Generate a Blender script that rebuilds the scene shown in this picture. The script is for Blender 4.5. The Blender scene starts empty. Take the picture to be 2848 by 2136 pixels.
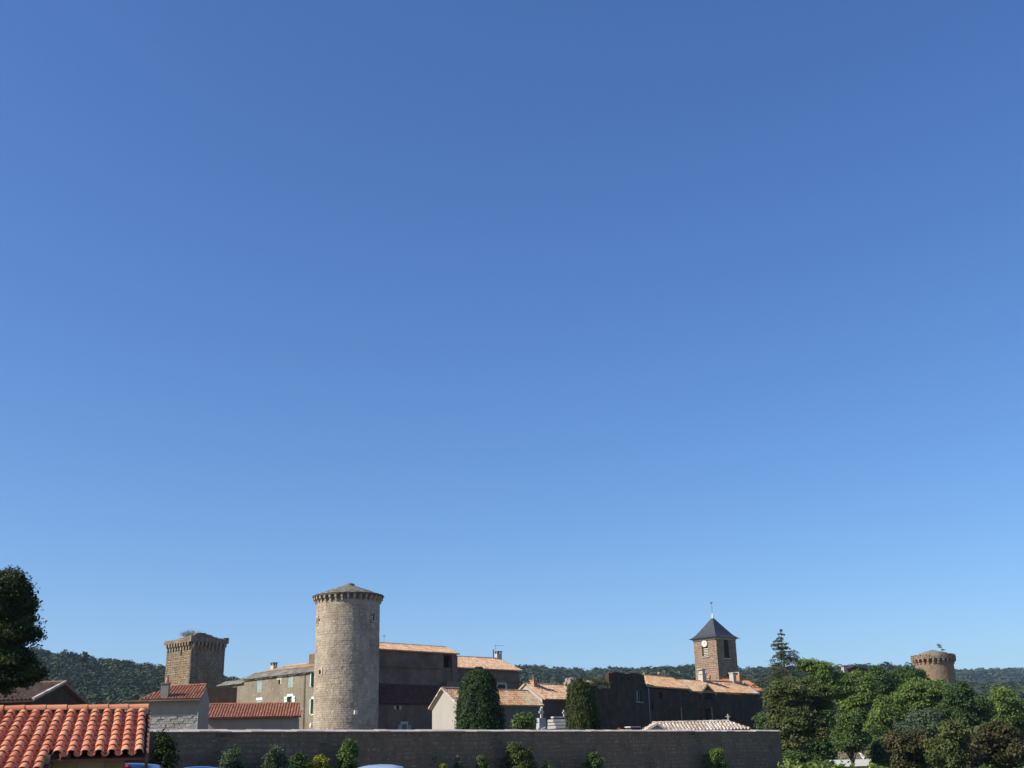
import bpy, math, random
import numpy as np
from mathutils import Matrix, Vector

# ------------------------------------------------------------------ camera
F_PX = 3130.0                       # focal length in pixels of the 2848 px wide photograph
PITCH = math.atan((2110 - 1068) / F_PX)
ROLL = 0.025
EYE = np.array([0.0, 0.0, 1.62])
_cp, _sp = math.cos(PITCH), math.sin(PITCH)
_fw = np.array([0, _cp, _sp]); _r0 = np.array([1.0, 0, 0]); _u0 = np.array([0, -_sp, _cp])
_rt = math.cos(ROLL) * _r0 - math.sin(ROLL) * _u0
_up = math.sin(ROLL) * _r0 + math.cos(ROLL) * _u0

S = bpy.context.scene
COL = S.collection
cam_d = bpy.data.cameras.new('camera')
cam_d.sensor_width = 36.0
cam_d.lens = F_PX / 2848 * 36.0
cam_d.clip_start = 0.1
cam_d.clip_end = 20000
cam = bpy.data.objects.new('camera', cam_d)
COL.objects.link(cam)
_m = np.eye(4); _m[:3, 0] = _rt; _m[:3, 1] = _up; _m[:3, 2] = -_fw; _m[:3, 3] = EYE
cam.matrix_world = Matrix(_m.tolist())
S.camera = cam

# ------------------------------------------------------------------ light
SUN_ELEV = math.radians(36)
SUN_AZ = math.radians(69)           # to the left of the direction pointing back at the viewer
sun_dir = Vector((-math.sin(SUN_AZ) * math.cos(SUN_ELEV), -math.cos(SUN_AZ) * math.cos(SUN_ELEV), math.sin(SUN_ELEV)))
world = bpy.data.worlds.new('World')
S.world = world
world.use_nodes = True
_nt = world.node_tree
_nt.nodes.clear()
_sky = _nt.nodes.new('ShaderNodeTexSky')
_sky.sky_type = 'NISHITA'
_sky.sun_disc = False
_sky.sun_elevation = SUN_ELEV
_sky.sun_rotation = math.atan2(sun_dir.x, sun_dir.y)
_sky.altitude = 600
_sky.air_density = 1.0
_sky.dust_density = 0.5
_sky.ozone_density = 5.5
_hs = _nt.nodes.new('ShaderNodeMix')        # white balance of the whole sky
_hs.data_type = 'RGBA'; _hs.blend_type = 'MULTIPLY'
_hs.inputs[0].default_value = 1.0
_hs.inputs[7].default_value = (1.12, 1.08, 1.31, 1)
_sat = _nt.nodes.new('ShaderNodeHueSaturation')
_sat.inputs['Saturation'].default_value = 1.10
_bg = _nt.nodes.new('ShaderNodeBackground')
_bg.inputs['Strength'].default_value = 0.086
_wo = _nt.nodes.new('ShaderNodeOutputWorld')
_nt.links.new(_sky.outputs[0], _hs.inputs[6])
_nt.links.new(_hs.outputs[2], _sat.inputs['Color'])
_sp = _nt.nodes.new('ShaderNodeSeparateColor'); _cb = _nt.nodes.new('ShaderNodeCombineColor')   # film response of the sky blue
_nt.links.new(_sat.outputs[0], _sp.inputs[0])
for _i, (_g, _k) in enumerate(((1.0, 1.05), (1.0, 1.115), (0.87, 1.232))):
    _p = _nt.nodes.new('ShaderNodeMath'); _p.operation = 'POWER'; _p.inputs[1].default_value = _g
    _q = _nt.nodes.new('ShaderNodeMath'); _q.operation = 'MULTIPLY'; _q.inputs[1].default_value = _k
    _nt.links.new(_sp.outputs[_i], _p.inputs[0]); _nt.links.new(_p.outputs[0], _q.inputs[0]); _nt.links.new(_q.outputs[0], _cb.inputs[_i])
_nt.links.new(_cb.outputs[0], _bg.inputs[0])
_nt.links.new(_bg.outputs[0], _wo.inputs[0])
_sl = bpy.data.lights.new('sun', 'SUN')
_sl.energy = 5.0
_sl.angle = math.radians(0.53)
_sl.color = (1.0, 0.91, 0.78)
sun_o = bpy.data.objects.new('sun', _sl)
sun_o.rotation_euler = sun_dir.to_track_quat('Z', 'Y').to_euler()
COL.objects.link(sun_o)
S.view_settings.view_transform = 'Standard'
S.view_settings.look = 'None'
S.view_settings.exposure = 0.5
S.view_settings.gamma = 1.0
S.view_settings.use_curve_mapping = False
S.render.filter_size = 1.7
S.cycles.max_bounces = 6
S.cycles.diffuse_bounces = 3
S.cycles.transparent_max_bounces = 8
S.cycles.use_denoising = True

# ------------------------------------------------------------------ measuring helpers
def ray(u, v):
    return _fw + _rt * (u - 1424) / F_PX + _up * (1068 - v) / F_PX

def gp(u, v, Y):
    d = ray(u, v)
    return EYE + d * (Y / d[1])

class Frame:
    """A building's own axes: x along its front, y into its depth, z up."""
    def __init__(s, u, Y, deg, v=1950):
        s.th = math.radians(deg)
        p = gp(u, v, Y)
        s.A = np.array([p[0], p[1], 0.0])
        c, n = math.cos(s.th), math.sin(s.th)
        s.ex = np.array([c, n, 0.0]); s.ey = np.array([-n, c, 0.0])
    def hit(s, u, v, yl=0.0):
        d = ray(u, v); o = EYE - s.A - s.ey * yl
        t = -(o @ s.ey) / (d @ s.ey); p = EYE + d * t - s.A
        return float(p @ s.ex), float(p[2])
    def hitx(s, u, v, xl=0.0):
        d = ray(u, v); t = -((EYE - s.A - s.ex * xl) @ s.ex) / (d @ s.ex); p = EYE + d * t - s.A
        return float(p @ s.ey), float(p[2])
    def rect(s, u0, u1, v0, v1, yl=0.0):
        um, vm = (u0 + u1) / 2, (v0 + v1) / 2
        return s.hit(u0, vm, yl)[0], s.hit(u1, vm, yl)[0], s.hit(um, v1, yl)[1], s.hit(um, v0, yl)[1]
    def at(s, x, y, z):
        return s.A + s.ex * x + s.ey * y + np.array([0, 0, z])

# ------------------------------------------------------------------ object helpers
def tag(o, label=None, cat=None, group=None, kind=None):
    if label: o['label'] = label
    if cat: o['category'] = cat
    if group: o['group'] = group
    if kind: o['kind'] = kind
    return o

def thing(name, label, cat, fr=None, loc=None, rz=0.0, group=None):
    o = bpy.data.objects.new(name, None)
    o.empty_display_size = 0.3
    if fr is not None:
        o.location = fr.A.tolist(); o.rotation_euler = (0, 0, fr.th)
    if loc is not None:
        o.location = [float(c) for c in loc]; o.rotation_euler = (0, 0, rz)
    COL.objects.link(o)
    return tag(o, label, cat, group)

def link(name, me, parent=None, loc=None, rot=None, scale=None):
    o = bpy.data.objects.new(name, me)
    COL.objects.link(o)
    if parent is not None: o.parent = parent
    if loc is not None: o.location = [float(c) for c in loc]
    if rot is not None: o.rotation_euler = rot
    if scale is not None: o.scale = scale
    return o

def fast_mesh(name, V, polys, mats, tint=None, mat_index=None, smooth=False):
    """V (n,3); polys: list of (array (m,k)); tint per vertex."""
    me = bpy.data.meshes.new(name)
    V = np.asarray(V, dtype=np.float32)
    me.vertices.add(len(V)); me.vertices.foreach_set('co', V.ravel())
    polys = [np.asarray(p, dtype=np.int32) for p in polys if len(p)]
    nl = sum(p.size for p in polys); nf = sum(len(p) for p in polys)
    me.loops.add(nl); me.loops.foreach_set('vertex_index', np.concatenate([p.ravel() for p in polys]))
    me.polygons.add(nf)
    tot = np.concatenate([np.full(len(p), p.shape[1], dtype=np.int32) for p in polys])
    st = np.concatenate([[0], np.cumsum(tot)[:-1]]).astype(np.int32)
    me.polygons.foreach_set('loop_start', st)
    me.polygons.foreach_set('loop_total', tot)
    if mat_index is not None:
        me.polygons.foreach_set('material_index', np.asarray(mat_index, dtype=np.int32))
    me.polygons.foreach_set('use_smooth', np.full(nf, bool(smooth)))
    me.update(calc_edges=True)
    if tint is not None:
        a = me.attributes.new('tint', 'FLOAT', 'POINT')
        a.data.foreach_set('value', np.asarray(tint, dtype=np.float32))
    for m in (mats if isinstance(mats, (list, tuple)) else [mats]):
        me.materials.append(m)
    return me

class MB:
    """collects simple solids; build() links them as ONE mesh object"""
    def __init__(s): s.v = []; s.f = {}; s.t = []; s.n = 0
    def add(s, verts, faces, tint=0.0):
        b = s.n
        s.v.extend([tuple(float(c) for c in p) for p in verts]); s.n += len(verts)
        s.t.extend([tint] * len(verts))
        for fc in faces:
            s.f.setdefault(len(fc), []).append([b + i for i in fc])
        return s
    def box(s, x0, x1, y0, y1, z0, z1, tint=0.0):
        return s.add([(x0, y0, z0), (x1, y0, z0), (x1, y1, z0), (x0, y1, z0), (x0, y0, z1), (x1, y0, z1), (x1, y1, z1), (x0, y1, z1)],
                     [(0, 3, 2, 1), (4, 5, 6, 7), (0, 1, 5, 4), (1, 2, 6, 5), (2, 3, 7, 6), (3, 0, 4, 7)], tint)
    def hexa(s, p, tint=0.0):
        return s.add(p, [(0, 3, 2, 1), (4, 5, 6, 7), (0, 1, 5, 4), (1, 2, 6, 5), (2, 3, 7, 6), (3, 0, 4, 7)], tint)
    def prism(s, poly, axis, a, b, tint=0.0):
        """extrude 2-D polygon along axis ('x','y','z') from a to b"""
        def P(q, t):
            return {'x': (t, q[0], q[1]), 'y': (q[0], t, q[1]), 'z': (q[0], q[1], t)}[axis]
        n = len(poly)
        vs = [P(q, a) for q in poly] + [P(q, b) for q in poly]
        fs = [tuple(range(n))[::-1], tuple(range(n, 2 * n))] + [(i, (i + 1) % n, n + (i + 1) % n, n + i) for i in range(n)]
        return s.add(vs, fs, tint)
    def tube(s, pts, radii, n=6, tint=0.0, caps=True):
        pts = [np.asarray(p, float) for p in pts]
        vs = []; fs = []
        for i, p in enumerate(pts):
            d = pts[min(i + 1, len(pts) - 1)] - pts[max(i - 1, 0)]
            d = d / (np.linalg.norm(d) + 1e-9)
            a = np.cross(d, [0.3, 0.9, 0.1] if abs(d[2]) > 0.8 else [0, 0, 1]); a /= np.linalg.norm(a) + 1e-9
            b = np.cross(d, a)
            for k in range(n):
                an = 2 * math.pi * k / n
                vs.append(p + (a * math.cos(an) + b * math.sin(an)) * radii[i])
        for i in range(len(pts) - 1):
            for k in range(n):
                fs.append((i * n + k, i * n + (k + 1) % n, (i + 1) * n + (k + 1) % n, (i + 1) * n + k))
        if caps:
            fs.append(tuple(range(n))[::-1]); fs.append(tuple((len(pts) - 1) * n + k for k in range(n)))
        return s.add(vs, fs, tint)
    def lathe(s, prof, cx=0, cy=0, n=24, a0=0.0, a1=2 * math.pi, tint=0.0):
        full = abs(a1 - a0 - 2 * math.pi) < 1e-6
        m = n if full else n + 1
        vs = []; fs = []
        for r, z in prof:
            for k in range(m):
                an = a0 + (a1 - a0) * k / n
                vs.append((cx + r * math.cos(an), cy + r * math.sin(an), z))
        for i in range(len(prof) - 1):
            for k in range(n):
                k2 = (k + 1) % m
                fs.append((i * m + k, i * m + k2, (i + 1) * m + k2, (i + 1) * m + k))
        return s.add(vs, fs, tint)
    def mesh(s, name, mat, smooth=False):
        return fast_mesh(name, s.v, [s.f[k] for k in sorted(s.f)], mat, s.t, smooth=smooth)
    def build(s, name, mat, parent=None, smooth=False, **kw):
        return link(name, s.mesh(name, mat, smooth), parent, **kw)

RNG = np.random.default_rng(7)
random.seed(7)

# ------------------------------------------------------------------ materials
def _ramp(nt, fac, stops):
    r = nt.nodes.new('ShaderNodeValToRGB')
    while len(r.color_ramp.elements) < len(stops): r.color_ramp.elements.new(0.5)
    for e, (p, c) in zip(r.color_ramp.elements, stops):
        e.position = p; e.color = (c[0], c[1], c[2], 1)
    nt.links.new(fac, r.inputs[0])
    return r.outputs[0]

def _math(nt, op, a, b=None, clamp=False):
    n = nt.nodes.new('ShaderNodeMath'); n.operation = op; n.use_clamp = clamp
    for i, x in enumerate((a, b)):
        if x is None: continue
        if isinstance(x, (int, float)): n.inputs[i].default_value = x
        else: nt.links.new(x, n.inputs[i])
    return n.outputs[0]

def _mix(nt, fac, a, b, mode='MIX'):
    n = nt.nodes.new('ShaderNodeMix'); n.data_type = 'RGBA'; n.blend_type = mode
    for i, x in ((0, fac), (6, a), (7, b)):
        if isinstance(x, (int, float)): n.inputs[i].default_value = x
        elif isinstance(x, tuple): n.inputs[i].default_value = (*x, 1) if len(x) == 3 else x
        else: nt.links.new(x, n.inputs[i])
    return n.outputs[2]

def _noise(nt, co, scale, detail=4, rough=0.6):
    n = nt.nodes.new('ShaderNodeTexNoise')
    n.inputs['Scale'].default_value = scale; n.inputs['Detail'].default_value = detail; n.inputs['Roughness'].default_value = rough
    nt.links.new(co, n.inputs['Vector'])
    return n.outputs[0]

def _scaled(nt, co, sx, sy, sz):
    m = nt.nodes.new('ShaderNodeMapping'); m.inputs['Scale'].default_value = (sx, sy, sz)
    nt.links.new(co, m.inputs['Vector'])
    return m.outputs[0]

def _new(name):
    m = bpy.data.materials.new(name); m.use_nodes = True
    nt = m.node_tree; nt.nodes.clear()
    out = nt.nodes.new('ShaderNodeOutputMaterial')
    b = nt.nodes.new('ShaderNodeBsdfPrincipled')
    nt.links.new(b.outputs[0], out.inputs[0])
    tc = nt.nodes.new('ShaderNodeTexCoord')
    geo = nt.nodes.new('ShaderNodeNewGeometry')
    return m, nt, b, tc, geo

def surface(name, stops, scale=1.5, rough=0.9, bump=0.3, bump_scale=9.0, patch=None, patch_scale=0.35, patch_cut=(0.5, 0.68),
            streak=None, streak_amt=0.5, tint=0.35, spec=0.2, metallic=0.0, fleck=None):
    """mottled solid: noise + per-piece tint through stops; patches (lichen, repairs) and vertical runs of dirt on top"""
    m, nt, b, tc, geo = _new(name)
    co = geo.outputs['Position']
    n1 = _noise(nt, co, scale, 6, 0.65)
    at = nt.nodes.new('ShaderNodeAttribute'); at.attribute_name = 'tint'
    oi = nt.nodes.new('ShaderNodeObjectInfo')
    t = _math(nt, 'ADD', _math(nt, 'MULTIPLY', n1, 1.9), -0.45)
    per = _math(nt, 'FRACT', _math(nt, 'ADD', at.outputs['Fac'], oi.outputs['Random']))
    t = _math(nt, 'ADD', _math(nt, 'MULTIPLY', t, 1 - tint), _math(nt, 'MULTIPLY', per, tint), True)
    c = _ramp(nt, t, stops)
    if patch:
        n2 = _noise(nt, co, patch_scale, 5, 0.7)
        mr = nt.nodes.new('ShaderNodeMapRange'); mr.inputs[1].default_value = patch_cut[0]; mr.inputs[2].default_value = patch_cut[1]
        nt.links.new(n2, mr.inputs[0])
        c = _mix(nt, mr.outputs[0], c, patch)
    if streak:
        n3 = _noise(nt, _scaled(nt, co, 1.3, 1.3, 0.12), 1.0, 5, 0.6)
        mr = nt.nodes.new('ShaderNodeMapRange'); mr.inputs[1].default_value = 0.48; mr.inputs[2].default_value = 0.72
        mr.inputs[4].default_value = streak_amt
        nt.links.new(n3, mr.inputs[0])
        c = _mix(nt, mr.outputs[0], c, streak)
    if fleck:
        n4 = _noise(nt, co, 4.5, 2, 0.5)
        mr = nt.nodes.new('ShaderNodeMapRange'); mr.inputs[1].default_value = 0.64; mr.inputs[2].default_value = 0.72
        nt.links.new(n4, mr.inputs[0])
        c = _mix(nt, mr.outputs[0], c, fleck)
    nt.links.new(c, b.inputs['Base Color'])
    b.inputs['Roughness'].default_value = rough
    b.inputs['Specular IOR Level'].default_value = spec
    b.inputs['Metallic'].default_value = metallic
    if bump:
        bp = nt.nodes.new('ShaderNodeBump'); bp.inputs['Strength'].default_value = bump; bp.inputs['Distance'].default_value = 0.06
        nt.links.new(_noise(nt, co, bump_scale, 5, 0.7), bp.inputs['Height'])
        nt.links.new(bp.outputs[0], b.inputs['Normal'])
    return m

def leafmat(name, stops, trans=0.25, wood=None):
    m, nt, b, tc, geo = _new(name)
    at = nt.nodes.new('ShaderNodeAttribute'); at.attribute_name = 'tint'
    c = _ramp(nt, at.outputs['Fac'], stops)
    nt.links.new(c, b.inputs['Base Color'])
    b.inputs['Roughness'].default_value = 0.62
    b.inputs['Specular IOR Level'].default_value = 0.25
    tr = nt.nodes.new('ShaderNodeBsdfTranslucent')
    nt.links.new(_mix(nt, 1.0, c, (1.0, 1.0, 0.55), 'MULTIPLY'), tr.inputs[0])
    mx = nt.nodes.new('ShaderNodeMixShader'); mx.inputs[0].default_value = trans
    nt.links.new(b.outputs[0], mx.inputs[1]); nt.links.new(tr.outputs[0], mx.inputs[2])
    out = [n for n in nt.nodes if n.type == 'OUTPUT_MATERIAL'][0]
    nt.links.new(mx.outputs[0], out.inputs[0])
    return m

def glossy(name, col, rough=0.3, metallic=0.0, spec=0.5, coat=0.0):
    m, nt, b, tc, geo = _new(name)
    n = _noise(nt, tc.outputs['Object'], 3.0, 4, 0.6)
    c = _ramp(nt, n, [(0.3, tuple(x * 0.85 for x in col)), (0.7, tuple(min(1, x * 1.1) for x in col))])
    nt.links.new(c, b.inputs['Base Color'])
    b.inputs['Roughness'].default_value = rough; b.inputs['Metallic'].default_value = metallic
    b.inputs['Specular IOR Level'].default_value = spec; b.inputs['Coat Weight'].default_value = coat
    return m

def mul(c, k): return tuple(x * k for x in c)
M = {}
M['tower_stone'] = surface('tower_stone', [(0.0, (0.2081, 0.1723, 0.1339)), (.45, (0.355, 0.297, 0.2269)), (1.0, (0.5141, 0.4336, 0.329))], 1.1, patch=(0.2448, 0.196, 0.1418), patch_scale=.22, streak=(0.1836, 0.1485, 0.1135), streak_amt=.45, fleck=(0.612, 0.5346, 0.4198), tint=.2)
M['tower_mortar'] = surface('tower_mortar', [(0, (.19, .16, .125)), (1, (.30, .255, .20))], 2.0)
M['old_stone'] = surface('old_stone', [(0.0, (.12, .095, .068)), (.5, (.235, .19, .135)), (1.0, (.34, .28, .20))], 1.3, patch=(.24, .15, .07), patch_scale=.45, streak=(.09, .075, .055), streak_amt=.55, fleck=(.46, .42, .34), tint=.3)
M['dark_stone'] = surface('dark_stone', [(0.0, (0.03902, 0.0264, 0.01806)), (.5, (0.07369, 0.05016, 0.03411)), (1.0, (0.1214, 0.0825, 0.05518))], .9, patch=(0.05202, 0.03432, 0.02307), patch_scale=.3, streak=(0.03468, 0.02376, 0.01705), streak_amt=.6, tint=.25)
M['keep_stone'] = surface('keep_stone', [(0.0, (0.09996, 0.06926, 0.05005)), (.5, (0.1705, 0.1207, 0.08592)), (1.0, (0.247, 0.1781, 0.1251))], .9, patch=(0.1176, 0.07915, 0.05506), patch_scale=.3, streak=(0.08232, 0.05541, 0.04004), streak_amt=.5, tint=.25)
M['wall_stone'] = surface('wall_stone', [(0.0, (0.1497, 0.09722, 0.06106)), (.5, (0.2593, 0.1709, 0.1075)), (1.0, (0.379, 0.2556, 0.1612))], 1.5, patch=(.085, .07, .042), patch_scale=.9, streak=(0.1197, 0.08781, 0.05495), streak_amt=.5, tint=.22, fleck=(0.342, 0.2646, 0.1892))
M['wall_mortar'] = surface('wall_mortar', [(0, (0.1368, 0.09408, 0.06037)), (1, (0.228, 0.1588, 0.1045))], 2.5)
M['coping'] = surface('coping', [(0, (0.338, 0.286, 0.25)), (1, (0.585, 0.507, 0.45))], 3.0, tint=.5)
M['rubble'] = surface('rubble', [(0, (.17, .14, .105)), (.5, (.30, .25, .19)), (1, (.44, .38, .30))], 3.0, tint=.5)
M['church_stone'] = surface('church_stone', [(0, (0.1815, 0.1275, 0.0882)), (.5, (0.275, 0.1989, 0.1372)), (1, (0.363, 0.2703, 0.1911))], 1.6, tint=.4, streak=(0.165, 0.1173, 0.0833), streak_amt=.4, fleck=(0.407, 0.3162, 0.2352))
M['pale_stone'] = surface('pale_stone', [(0, (.38, .34, .29)), (1, (.55, .51, .44))], 2.0, tint=.4)
M['lit_plaster'] = surface('lit_plaster', [(0, (0.144, 0.1184, 0.0874)), (.45, (0.2232, 0.1924, 0.1444)), (1, (0.3096, 0.2738, 0.2128))], .8, patch=(0.1728, 0.1369, 0.0912), patch_scale=.4, patch_cut=(.48, .66), streak=(0.1224, 0.1036, 0.076), streak_amt=.55, fleck=(0.3312, 0.3108, 0.2584))
M['white_plaster'] = surface('white_plaster', [(0, (.33, .305, .265)), (1, (.40, .372, .325))], .7, bump=.08, streak=(.29, .265, .23), streak_amt=.3)
M['grey_render'] = surface('grey_render', [(0, (0.2688, 0.2163, 0.1704)), (1, (0.3898, 0.3136, 0.2447))], .8, bump=.1, streak=(0.2285, 0.1839, 0.1398), streak_amt=.4)
M['rough_render'] = surface('rough_render', [(0, (.26, .24, .21)), (.5, (.40, .37, .33)), (1, (.50, .47, .42))], 2.2, bump=1.0, bump_scale=3.5, patch=(.33, .29, .2), patch_scale=.8)
M['tile_new'] = surface('tile_new', [(0, (0.4234, 0.1407, 0.07082)), (.35, (0.5527, 0.2011, 0.102)), (.7, (0.6233, 0.2615, 0.1346)), (1, (0.6821, 0.3352, 0.1913))], 3.0, bump=.12, bump_scale=25, tint=.6, spec=.3, rough=.75)
M['tile_orange'] = surface('tile_orange', [(0, (0.291, 0.1519, 0.08418)), (.4, (0.4462, 0.2531, 0.1403)), (.75, (0.5335, 0.3544, 0.2104)), (1, (0.6014, 0.5189, 0.3648))], 1.2, bump=.1, tint=.62, patch=(0.485, 0.4556, 0.3367), patch_scale=.5)
M['tile_pale'] = surface('tile_pale', [(0, (.27, .15, .09)), (.35, (.44, .27, .165)), (.7, (.56, .39, .26)), (1, (.68, .54, .40))], 1.0, bump=.1, tint=.62, patch=(.52, .40, .28), patch_scale=.5)
M['tile_white'] = surface('tile_white', [(0, (0.2903, 0.207, 0.1573)), (.4, (0.4193, 0.3312, 0.265)), (.7, (0.5322, 0.4637, 0.3892)), (1, (0.629, 0.5962, 0.5299))], 1.5, bump=.1, tint=.7)
M['tile_red'] = surface('tile_red', [(0, (.22, .085, .048)), (.4, (.33, .135, .075)), (.75, (.42, .19, .11)), (1, (.50, .27, .17))], 1.5, bump=.1, tint=.6, patch=(.30, .15, .09), patch_scale=.6)
M['tile_dark'] = surface('tile_dark', [(0, (.075, .03, .024)), (.5, (.12, .048, .038)), (1, (.19, .08, .06))], 1.5, tint=.6)
M['tile_brown'] = surface('tile_brown', [(0, (.13, .085, .06)), (.5, (.205, .135, .095)), (1, (.29, .20, .145))], 1.5, tint=.5)
M['slab'] = surface('slab', [(0, (.10, .092, .075)), (.5, (.19, .175, .145)), (1, (.31, .29, .245))], 2.0, tint=.6, patch=(.15, .13, .07), patch_scale=.9)
M['slate'] = surface('slate', [(0, (.030, .034, .042)), (.5, (.048, .053, .063)), (1, (.075, .082, .095))], 3.0, tint=.5, rough=.55, spec=.4)
M['shade_render'] = surface('shade_render', [(0, (.105, .097, .088)), (1, (.15, .138, .125))], .8, bump=.1, streak=(.085, .08, .072), streak_amt=.4)  # darkened render for shaded front walls; the shade is in the base colour
M['shutter_grey'] = surface('shutter_grey', [(0, (.22, .31, .30)), (1, (.31, .41, .40))], 2.0, bump=.05)
M['shutter_mint'] = surface('shutter_mint', [(0, (.46, .62, .56)), (1, (.58, .72, .66))], 2.0, bump=.05)
M['shutter_green'] = surface('shutter_green', [(0, (.12, .28, .17)), (1, (.18, .36, .23))], 2.0, bump=.05)
M['shutter_red'] = surface('shutter_red', [(0, (.075, .026, .022)), (1, (.11, .04, .032))], 2.0, bump=.05)
M['white_paint'] = surface('white_paint', [(0, (.70, .68, .64)), (1, (.82, .80, .76))], 2.0, bump=.03)
M['dark_void'] = surface('dark_void', [(0, (.012, .012, .013)), (1, (.022, .021, .021))], 2.0, bump=0)
M['glass'] = glossy('glass', (.02, .025, .03), .08, 0, .6)
M['wood_brown'] = surface('wood_brown', [(0, (.13, .055, .035)), (1, (.22, .105, .068))], 4.0, bump=.15)
M['bark'] = surface('bark', [(0, (.06, .048, .036)), (1, (.14, .115, .09))], 5.0, bump=.8, bump_scale=12)
M['zinc'] = surface('zinc', [(0, (.22, .24, .26)), (1, (.34, .36, .38))], 3.0, bump=.04, rough=.5, metallic=.3)
M['iron'] = surface('iron', [(0, (.03, .03, .032)), (1, (.06, .058, .056))], 6.0, bump=.05, rough=.6)
M['terracotta'] = surface('terracotta', [(0, (.40, .18, .09)), (1, (.54, .27, .14))], 4.0, bump=.1)
M['block_beige'] = surface('block_beige', [(0, (.26, .20, .12)), (.5, (.36, .28, .18)), (1, (.45, .37, .25))], 2.5, tint=.5)
M['marble'] = surface('marble', [(0, (.22, .215, .205)), (.5, (.32, .31, .295)), (1, (.44, .43, .41))], 3.0, tint=.3, streak=(.30, .31, .29), streak_amt=.5)
M['soil'] = surface('soil', [(0, (.11, .085, .05)), (.5, (.16, .13, .075)), (1, (.12, .12, .05))], .4, bump=.4, bump_scale=2.0)
M['hill_soil'] = surface('hill_soil', [(0, (.030, .044, .020)), (1, (.055, .072, .03))], .05, bump=0)
M['tyre'] = surface('tyre', [(0, (.015, .015, .015)), (1, (.03, .03, .03))], 5.0, bump=.1)
M['red_lamp'] = glossy('red_lamp', (.55, .012, .01), .15, 0, .6)
M['clear_lamp'] = glossy('clear_lamp', (.6, .6, .6), .1, 0, .6)
M['car_blue'] = glossy('car_blue', (.02, .045, .11), .25, .3, .5, 1.0)
M['car_silver'] = glossy('car_silver', (.30, .38, .52), .28, .5, .5, 1.0)
M['car_pale'] = glossy('car_pale', (.44, .56, .60), .25, .35, .5, 1.0)
G = {}
G['broad'] = leafmat('broad', [(0, (0.05796, 0.09967, 0.02495)), (.45, (0.1111, 0.1756, 0.0395)), (.8, (0.1787, 0.2492, 0.05613)), (1, (0.3019, 0.3322, 0.08316))])
G['deep'] = leafmat('deep', [(0, (0.03312, 0.06624, 0.02138)), (.6, (0.0621, 0.1138, 0.03208)), (1, (0.1159, 0.1697, 0.04633))])
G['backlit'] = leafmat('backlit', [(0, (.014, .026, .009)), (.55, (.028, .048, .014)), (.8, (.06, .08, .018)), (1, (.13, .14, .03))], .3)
G['olive'] = leafmat('olive', [(0, (0.04907, 0.0624, 0.0199)), (.5, (0.08835, 0.1099, 0.03317)), (1, (0.1411, 0.156, 0.04974))])
G['fir'] = leafmat('fir', [(0, (0.04224, 0.06336, 0.03024)), (.6, (0.07392, 0.09856, 0.04234)), (1, (0.132, 0.1496, 0.06048))], .1)
G['yew'] = leafmat('yew', [(0, (0.01417, 0.03444, 0.008712)), (.6, (0.02657, 0.06027, 0.01393)), (1, (0.04871, 0.09036, 0.02264))], .12)
G['cypress'] = leafmat('cypress', [(0, (0.02178, 0.03468, 0.005832)), (.6, (0.04356, 0.05916, 0.00972)), (1, (0.08712, 0.09384, 0.01555))], .12)
G['rust'] = leafmat('rust', [(0, (.040, .050, .018)), (.4, (.075, .078, .030)), (.7, (.105, .090, .040)), (1, (.135, .098, .052))])
G['silvery'] = leafmat('silvery', [(0, (.050, .085, .045)), (.6, (.085, .125, .065)), (1, (.14, .185, .10))])
G['fresh'] = leafmat('fresh', [(0, (0.05265, 0.09435, 0.02317)), (.6, (0.08775, 0.1443, 0.03685)), (1, (0.1638, 0.222, 0.07371))])
G['yellow'] = leafmat('yellow', [(0, (.14, .16, .02)), (.6, (.26, .27, .03)), (1, (.40, .38, .05))])
G['pink'] = leafmat('pink', [(0, (.45, .22, .2)), (1, (.6, .35, .33))])
G['dry'] = leafmat('dry', [(0, (.15, .115, .05)), (.6, (.235, .19, .09)), (1, (.30, .26, .13))])
G['forest'] = leafmat('forest', [(0, (0.01352, 0.02717, 0.007722)), (.5, (0.02705, 0.04807, 0.01193)), (.85, (0.04444, 0.06897, 0.01685)), (1, (0.06955, 0.08883, 0.02387))], .1)

# ------------------------------------------------------------------ builders: masonry, walls, roofs
def stone_boxes(x0, x1, z0, z1, course, width, rng, proud=.04, gap=.012, openings=(), ztop=None):
    """irregular coursed stones covering a rectangle; returns list of (x0,x1,z0,z1,proud)"""
    out = []
    z = z0
    while z < z1 - .02:
        h = course * rng.uniform(.75, 1.3)
        if z + h > z1 - course * .35: h = z1 - z
        x = x0 - rng.uniform(0, width * .6)
        while x < x1:
            w = width * rng.uniform(.55, 1.6)
            a, b = max(x, x0), min(x + w, x1)
            x += w
            if b - a < .06: continue
            zt = z + h
            if ztop is not None:
                lim = ztop((a + b) / 2)
                if z > lim - .05: continue
                zt = min(zt, lim)
            skip = False
            for (ox0, ox1, oz0, oz1) in openings:
                if a < ox1 and b > ox0 and z < oz1 and zt > oz0:
                    if a < ox0 - .06 and b > ox0: b = ox0
                    elif b > ox1 + .06 and a < ox1: a = ox1
                    else: skip = True
            if skip or b - a < .04: continue
            out.append((a + gap, b - gap, z + gap, zt - gap, proud * rng.uniform(.25, 1.0)))
        z += h
    return out

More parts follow.
